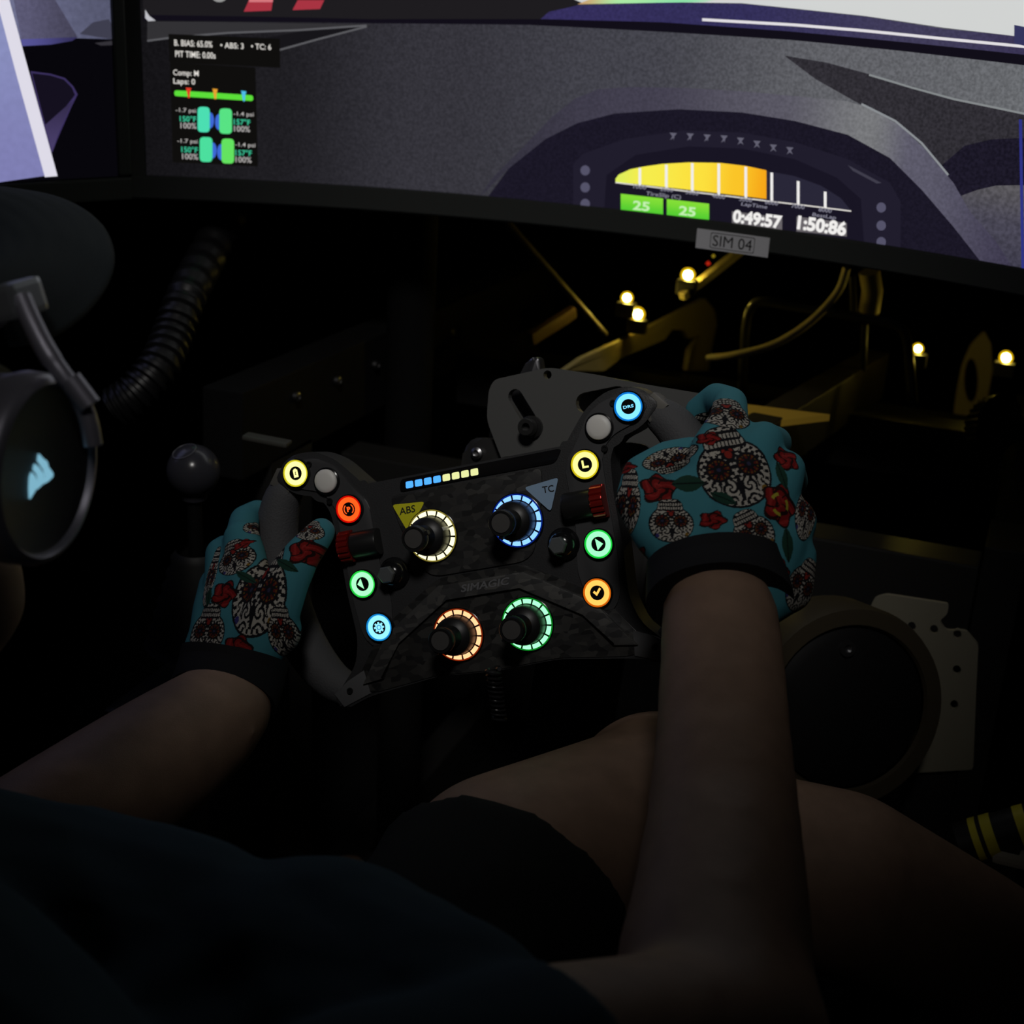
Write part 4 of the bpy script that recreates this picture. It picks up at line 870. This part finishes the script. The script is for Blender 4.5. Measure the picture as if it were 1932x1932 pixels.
def print_glove(me, N, depth, motifs):
    """fabric print laid flat over the back of the hand (object space), palm side black"""
    n = len(me.vertices); co = np.empty(n*3); me.vertices.foreach_get('co', co); co = co.reshape(-1, 3)
    nr = np.empty(n*3); me.vertices.foreach_get('normal', nr); nr = nr.reshape(-1, 3)
    N = N.normalized(); ex = (RT-N*RT.dot(N)).normalized(); ey = N.cross(ex)
    u, v = co@np.array(ex), co@np.array(ey)
    col = np.tile(np.array([.055, .225, .275]), (n, 1))
    pm = F/depth
    for (kind, px, py, hw, hh, rot) in motifs:
        c = at(px, py, depth); du, dv = u-c.dot(ex), v-c.dot(ey); a = math.radians(rot)
        x = (du*math.cos(a)+dv*math.sin(a))*pm/hw; y = (-du*math.sin(a)+dv*math.cos(a))*pm/hh
        near = (np.abs(x) < 1.3) & (np.abs(y) < 1.3)
        if not near.any(): continue
        idx = np.where(near)[0]; f_ = motif_skull if kind == 's' else (motif_leaf if kind == 'l' else motif_rose)
        mk, cc = f_(x[idx], y[idx], True) if kind == 'g' else f_(x[idx], y[idx])
        col[idx[mk]] = cc[mk]
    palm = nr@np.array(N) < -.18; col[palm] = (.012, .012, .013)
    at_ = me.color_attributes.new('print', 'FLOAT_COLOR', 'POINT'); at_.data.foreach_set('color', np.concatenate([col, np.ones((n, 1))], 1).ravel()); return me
GLOVE = mat('printed_glove_fabric', (.1, .1, .1), .85, attr='print', spec=.15)
CUFF = mat('glove_cuff_black', (.014, .014, .016), .8, spec=.15)
def hand(nodes):
    bm = bmesh.new()
    for ch in nodes: chain(bm, [(at(x, y, d), r*mm) for x, y, d, r in ch])
    return fuse(bm, .0022, 5, 2)
rn = [[(1316, 1072, .872, 22), (1330, 960, .882, 20), (1352, 850, .894, 16), (1374, 800, .906, 13)],
      [(1352, 1082, .866, 23), (1385, 960, .876, 20), (1425, 860, .890, 15), (1440, 834, .900, 13)],
      [(1390, 1092, .862, 23), (1430, 980, .872, 20), (1470, 905, .888, 15), (1480, 888, .893, 13)],
      [(1428, 1102, .860, 22), (1462, 1030, .868, 19), (1494, 985, .882, 15), (1497, 975, .888, 12.5)],
      [(1440, 1120, .860, 20), (1486, 1110, .866, 15), (1500, 1050, .872, 13)],
      [(1374, 800, .906, 12.5), (1378, 762, .938, 11), (1352, 752, .962, 10.5), (1318, 776, .974, 9.5)],
      [(1440, 834, .900, 12.5), (1462, 836, .94, 11), (1420, 862, .975, 10), (1370, 880, .985, 9.5)],
      [(1480, 888, .893, 12.5), (1492, 908, .935, 11), (1440, 940, .965, 10), (1390, 955, .975, 9)],
      [(1497, 975, .888, 12), (1498, 1000, .925, 10), (1450, 1020, .95, 9), (1405, 1030, .96, 8)],
      [(1300, 1050, .872, 20), (1248, 1000, .876, 18), (1206, 945, .884, 14.5), (1212, 896, .896, 12.5), (1262, 864, .908, 11), (1306, 852, .914, 9.5)],
      [(1290, 950, .885, 20), (1400, 920, .884, 22)]]
rm = [('s', 1376, 884, 76, 88, 192), ('r', 1238, 926, 38, 36, 20), ('g', 1455, 962, 38, 48, 0), ('r', 1484, 866, 26, 30, 40), ('r', 1330, 992, 27, 20, 0), ('s', 1256, 990, 46, 44, 180), ('s', 1398, 1016, 44, 46, 205), ('s', 1180, 955, 26, 78, 170), ('s', 1268, 862, 62, 26, 20), ('s', 1516, 965, 26, 70, 160), ('s', 1494, 1110, 36, 56, 150), ('s', 1380, 764, 58, 40, 165), ('r', 1338, 826, 24, 16, 0), ('l', 1292, 918, 34, 30, 90), ('l', 1468, 902, 20, 30, 10), ('r', 1200, 1060, 20, 26, 0), ('l', 1352, 950, 20, 26, 60), ('r', 1440, 1090, 26, 26, 0), ('r', 1180, 876, 26, 14, 0), ('l', 1462, 1040, 22, 34, 0)]
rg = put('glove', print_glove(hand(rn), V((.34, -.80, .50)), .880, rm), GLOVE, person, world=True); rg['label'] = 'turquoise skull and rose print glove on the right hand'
ln = [[(456, 1240, .998, 20), (470, 1140, 1.012, 19), (462, 1050, 1.028, 15), (456, 1016, 1.036, 13)],
      [(430, 1235, 1.004, 21), (432, 1140, 1.018, 19), (424, 1075, 1.036, 14), (420, 1046, 1.046, 12.5)],
      [(408, 1228, 1.008, 20), (410, 1150, 1.024, 17), (408, 1104, 1.046, 12.5)],
      [(396, 1226, 1.012, 18), (404, 1170, 1.03, 14), (404, 1150, 1.05, 11.5)],
      [(456, 1016, 1.036, 12), (462, 982, 1.062, 11), (486, 968, 1.088, 10), (522, 985, 1.098, 9)],
      [(420, 1046, 1.046, 12), (425, 1036, 1.085, 10.5), (480, 1050, 1.11, 10), (530, 1070, 1.115, 9)],
      [(408, 1104, 1.046, 12), (415, 1105, 1.085, 10.5), (475, 1118, 1.105, 10), (520, 1130, 1.11, 9)],
      [(404, 1150, 1.05, 11), (420, 1160, 1.085, 10), (470, 1175, 1.095, 9), (510, 1185, 1.1, 8)],
      [(480, 1226, .996, 20), (512, 1160, .996, 19.5), (540, 1098, 1.000, 16), (568, 1050, 1.004, 13), (596, 1016, 1.008, 11), (606, 1004, 1.010, 10)],
      [(440, 1180, 1.01, 20), (520, 1190, .998, 18)]]
lm = [('s', 512, 1118, 62, 98, 172), ('r', 432, 1124, 30, 30, 0), ('s', 408, 1194, 44, 54, 175), ('s', 436, 1048, 44, 38, 195), ('r', 590, 1048, 34, 30, 20), ('r', 480, 1232, 34, 26, 0), ('s', 388, 1082, 14, 66, 180), ('s', 462, 974, 30, 22, 200), ('l', 398, 1128, 14, 20, 0), ('l', 470, 1092, 16, 26, 60), ('s', 590, 1004, 34, 22, 170), ('r', 448, 1022, 22, 10, 30), ('s', 560, 1200, 24, 50, 180), ('l', 560, 1076, 18, 26, 60)]
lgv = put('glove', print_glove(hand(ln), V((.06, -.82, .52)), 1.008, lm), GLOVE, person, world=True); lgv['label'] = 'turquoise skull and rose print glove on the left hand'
cpts = spline([at(1350, 1062, .866), at(1354, 1096, .860), at(1358, 1136, .851)], 6); put('cuff', tube(cpts, [.0405+.002*(k/(len(cpts)-1)) for k in range(len(cpts))], 40, .92), CUFF, person, world=True)
cpts = spline([at(444, 1236, 1.004), at(436, 1270, 1.0), at(420, 1318, .988)], 6); put('cuff', tube(cpts, .0365, 36, .95), CUFF, person, world=True)

# ================================================================== HEADSET
EAR = at(88, 888, .66); an_ = V((1, .10, .02)).normalized(); ey_ = (V((0, .06, 1))-an_*V((0, .06, 1)).dot(an_)).normalized(); ex_ = ey_.cross(an_)
hmw = frame_mat(EAR, ex_, ey_, an_)
hs_ = empty('headset', mw=hmw, label='black over-ear headset with a glowing sail emblem on the ear cup', cat='headset')
HG = mat('headset_gunmetal', (.34, .33, .40), .42, .55); HB_ = mat('headset_black', (.02, .02, .024), .5)
def oval(me, sx=1.0, sy=1.0): me.transform(Matrix.Diagonal((sx, sy, 1, 1))); return me
cup = put('ear_cup', smooth_angle(oval(lathe([(0, -.002), (.0365, -.002), (.038, -.001), (.038, -.012), (.041, -.016), (.041, -.03), (0, -.03)], 56), .98, 1.0)), HB_, hs_)
put('cup_rim', smooth_angle(oval(lathe([(.0375, -.012), (.0378, .0), (.0392, .0022), (.0415, .0015), (.0432, -.002), (.0436, -.012), (.041, -.020)], 64), .98, 1.0), 60), HG, hs_)
put('ear_cushion', smooth_angle(oval(lathe([(.03, -.03), (.043, -.03), (.046, -.038), (.044, -.05), (.034, -.054), (.026, -.05), (.026, -.034)], 48), .95, 1.05), 60), mat('cushion_leather', (.03, .03, .033), .4), hs_)
def Hp(x, y): p = on_plane(x, y, EAR, an_)-EAR; return (p.dot(ex_), p.dot(ey_))
EMB = glow('emblem_glow', (124, 178, 200), 1.0)
em = put('emblem', prism([Hp(*p) for p in ((62, 942), (61, 922), (62, 902), (65, 892), (71, 898), (75, 908), (72, 926))][::-1], -.002, -.0012), EMB, hs_)
put('emblem_sail', prism([Hp(*p) for p in ((75, 924), (78, 908), (76, 896), (69, 887), (71, 876), (79, 882), (87, 894), (89, 904), (84, 916))][::-1], -.002, -.0012), EMB, em)
put('emblem_sail', prism([Hp(*p) for p in ((87, 914), (92, 902), (89, 888), (77, 870), (79, 857), (87, 866), (94, 871), (97, 882), (105, 893), (105, 900), (96, 909))][::-1], -.002, -.0012), EMB, em)
yk = spline([at(40, 562, .655), at(62, 612, .652), at(88, 662, .650), at(118, 706, .650), at(146, 744, .652), at(166, 790, .655), at(176, 840, .658)], 8)
put('yoke', tube(yk, [.0046]*20+[.0042]*(len(yk)-20), 12), HG, hs_, world=True)
put('yoke_pivot', smooth_angle(tube([at(132, 716, .649), at(170, 766, .651)], .0052, 14)), HG, hs_, world=True)
put('slider_block', box(at(8, 570, .665), (.03, .022, .016), .003, Matrix.Rotation(-.3, 3, 'Y')), mat('slider_silver', (.35, .37, .4), .35, .6), hs_, world=True)
put('yoke_bar', tube([at(-60, 640, .67), at(-10, 605, .662), at(40, 566, .656)], .004, 10), HG, hs_, world=True)
hb = []
for k in range(25):
    t = math.pi*(k/24); hb.append(HC+V((.098*math.cos(t), -.03, .02+.118*math.sin(t))))
put('headband', tube(hb, .011, 12, .5), HB_, hs_, world=True)
EAR2 = HC+V((-.118, .0, -.035)); o = put('ear_cup', cup.data, None, hs_, world=True); o.matrix_basis = frame_mat(EAR2, -ex_, ey_, -an_)
put('yoke', tube(spline([hb[-1], hb[-1]+V((-.02, .012, -.03)), EAR2+V((-.006, 0, .03))], 6), .0045, 10), HG, hs_, world=True)

# ================================================================== CAP
cap = empty('baseball_cap', HC+V((0, 0, .06)), label='dark baseball cap with a curved stitched brim above the headset', cat='cap')
CAPM = mat('cap_dark_cloth', (.028, .036, .042), .85, bump=(1600, .5), spec=.2)
cr = lathe([(.084, -.012), (.086, 0)]+[(.087*math.cos(a), .095*math.sin(a)) for a in [math.pi/2*k/12 for k in range(1, 12)]]+[(0, .095)], 40); cr.transform(Matrix.Diagonal((.98, 1.17, 1, 1)))
put('crown', smooth_angle(cr, 60), CAPM, cap, Matrix.Translation((0, -.01, -.02)))
put('crown_button', smooth_angle(lathe([(0, .008), (.006, .006), (.008, 0)], 16), 60), CAPM, cap, Matrix.Translation((0, -.01, .074)))
out_px = [(20, 655, .672), (66, 648, .685), (110, 630, .70), (150, 602, .715), (184, 566, .73), (206, 528, .742), (214, 494, .75), (208, 458, .762), (188, 424, .774), (150, 394, .786), (100, 373, .80), (40, 362, .815), (-30, 360, .83), (-110, 372, .845)]
oc = spline([at(*p) for p in out_px], 4)
icp = spline([HC+V((.084*math.cos(a), .092*math.sin(a)-.005, .038)) for a in [math.radians(x) for x in (8, 25, 45, 65, 85, 105, 125, 145, 165)]], 6)
def resample(P, n):
    L = [0]
    for a, b in zip(P, P[1:]): L.append(L[-1]+(b-a).length)
    out = []
    for k in range(n):
        s = L[-1]*k/(n-1); i = max(0, min(len(P)-2, next((j for j in range(len(L)-1) if L[j+1] >= s), len(P)-2))); t = (s-L[i])/max(1e-9, L[i+1]-L[i]); out.append(P[i].lerp(P[i+1], t))
    return out
nb, nr_ = 40, 26; A_, B_ = resample(icp, nb), resample(oc, nb); vv = []; ff = []
for j in range(nr_):
    t = j/(nr_-1)
    for k in range(nb):
        p = A_[k].lerp(B_[k], t); p = p+V((0, 0, .010*math.sin(t*math.pi)*1.0 + (-.0005 if (j % 4 == 2) else 0))); vv.append(p)
for j in range(nr_-1):
    for k in range(nb-1): ff.append((j*nb+k, j*nb+k+1, (j+1)*nb+k+1, (j+1)*nb+k))
me = pydata(vv, ff); ob = put('brim', me, CAPM, cap, world=True, smooth=True); sol = ob.modifiers.new('thick', 'SOLIDIFY'); sol.thickness = .0028; sol.offset = 0

# ================================================================== SEAT
seat = empty('bucket_seat', (0, -.65, 0), label='black bucket seat under the driver', cat='seat')
SEATM = mat('seat_black_fabric', (.012, .012, .012), .9, spec=.1)
def slabm(pts, w, th):
    fr_ = [V(p) for p in pts]; vs2 = []; n = len(fr_)
    for p in fr_: vs2 += [p+V((-w/2, 0, 0)), p+V((w/2, 0, 0))]
    me = pydata(vs2, [(2*k, 2*k+1, 2*k+3, 2*k+2) for k in range(n-1)]); return me
for nm, pts, w in (('seat_pan', [(0, -.25, .285), (0, -.40, .27), (0, -.60, .25), (0, -.72, .255)], .44), ('backrest', [(0, -.72, .255), (0, -.78, .40), (0, -.86, .62), (0, -.94, .85)], .46)):
    o = put(nm, slabm(pts, w, .05), SEATM, seat, world=True); s = o.modifiers.new('t', 'SOLIDIFY'); s.thickness = .04; s.offset = -1
put('seat_mount', box((0, -.5, .15), (.36, .4, .22), .006), RIGM, seat, world=True)
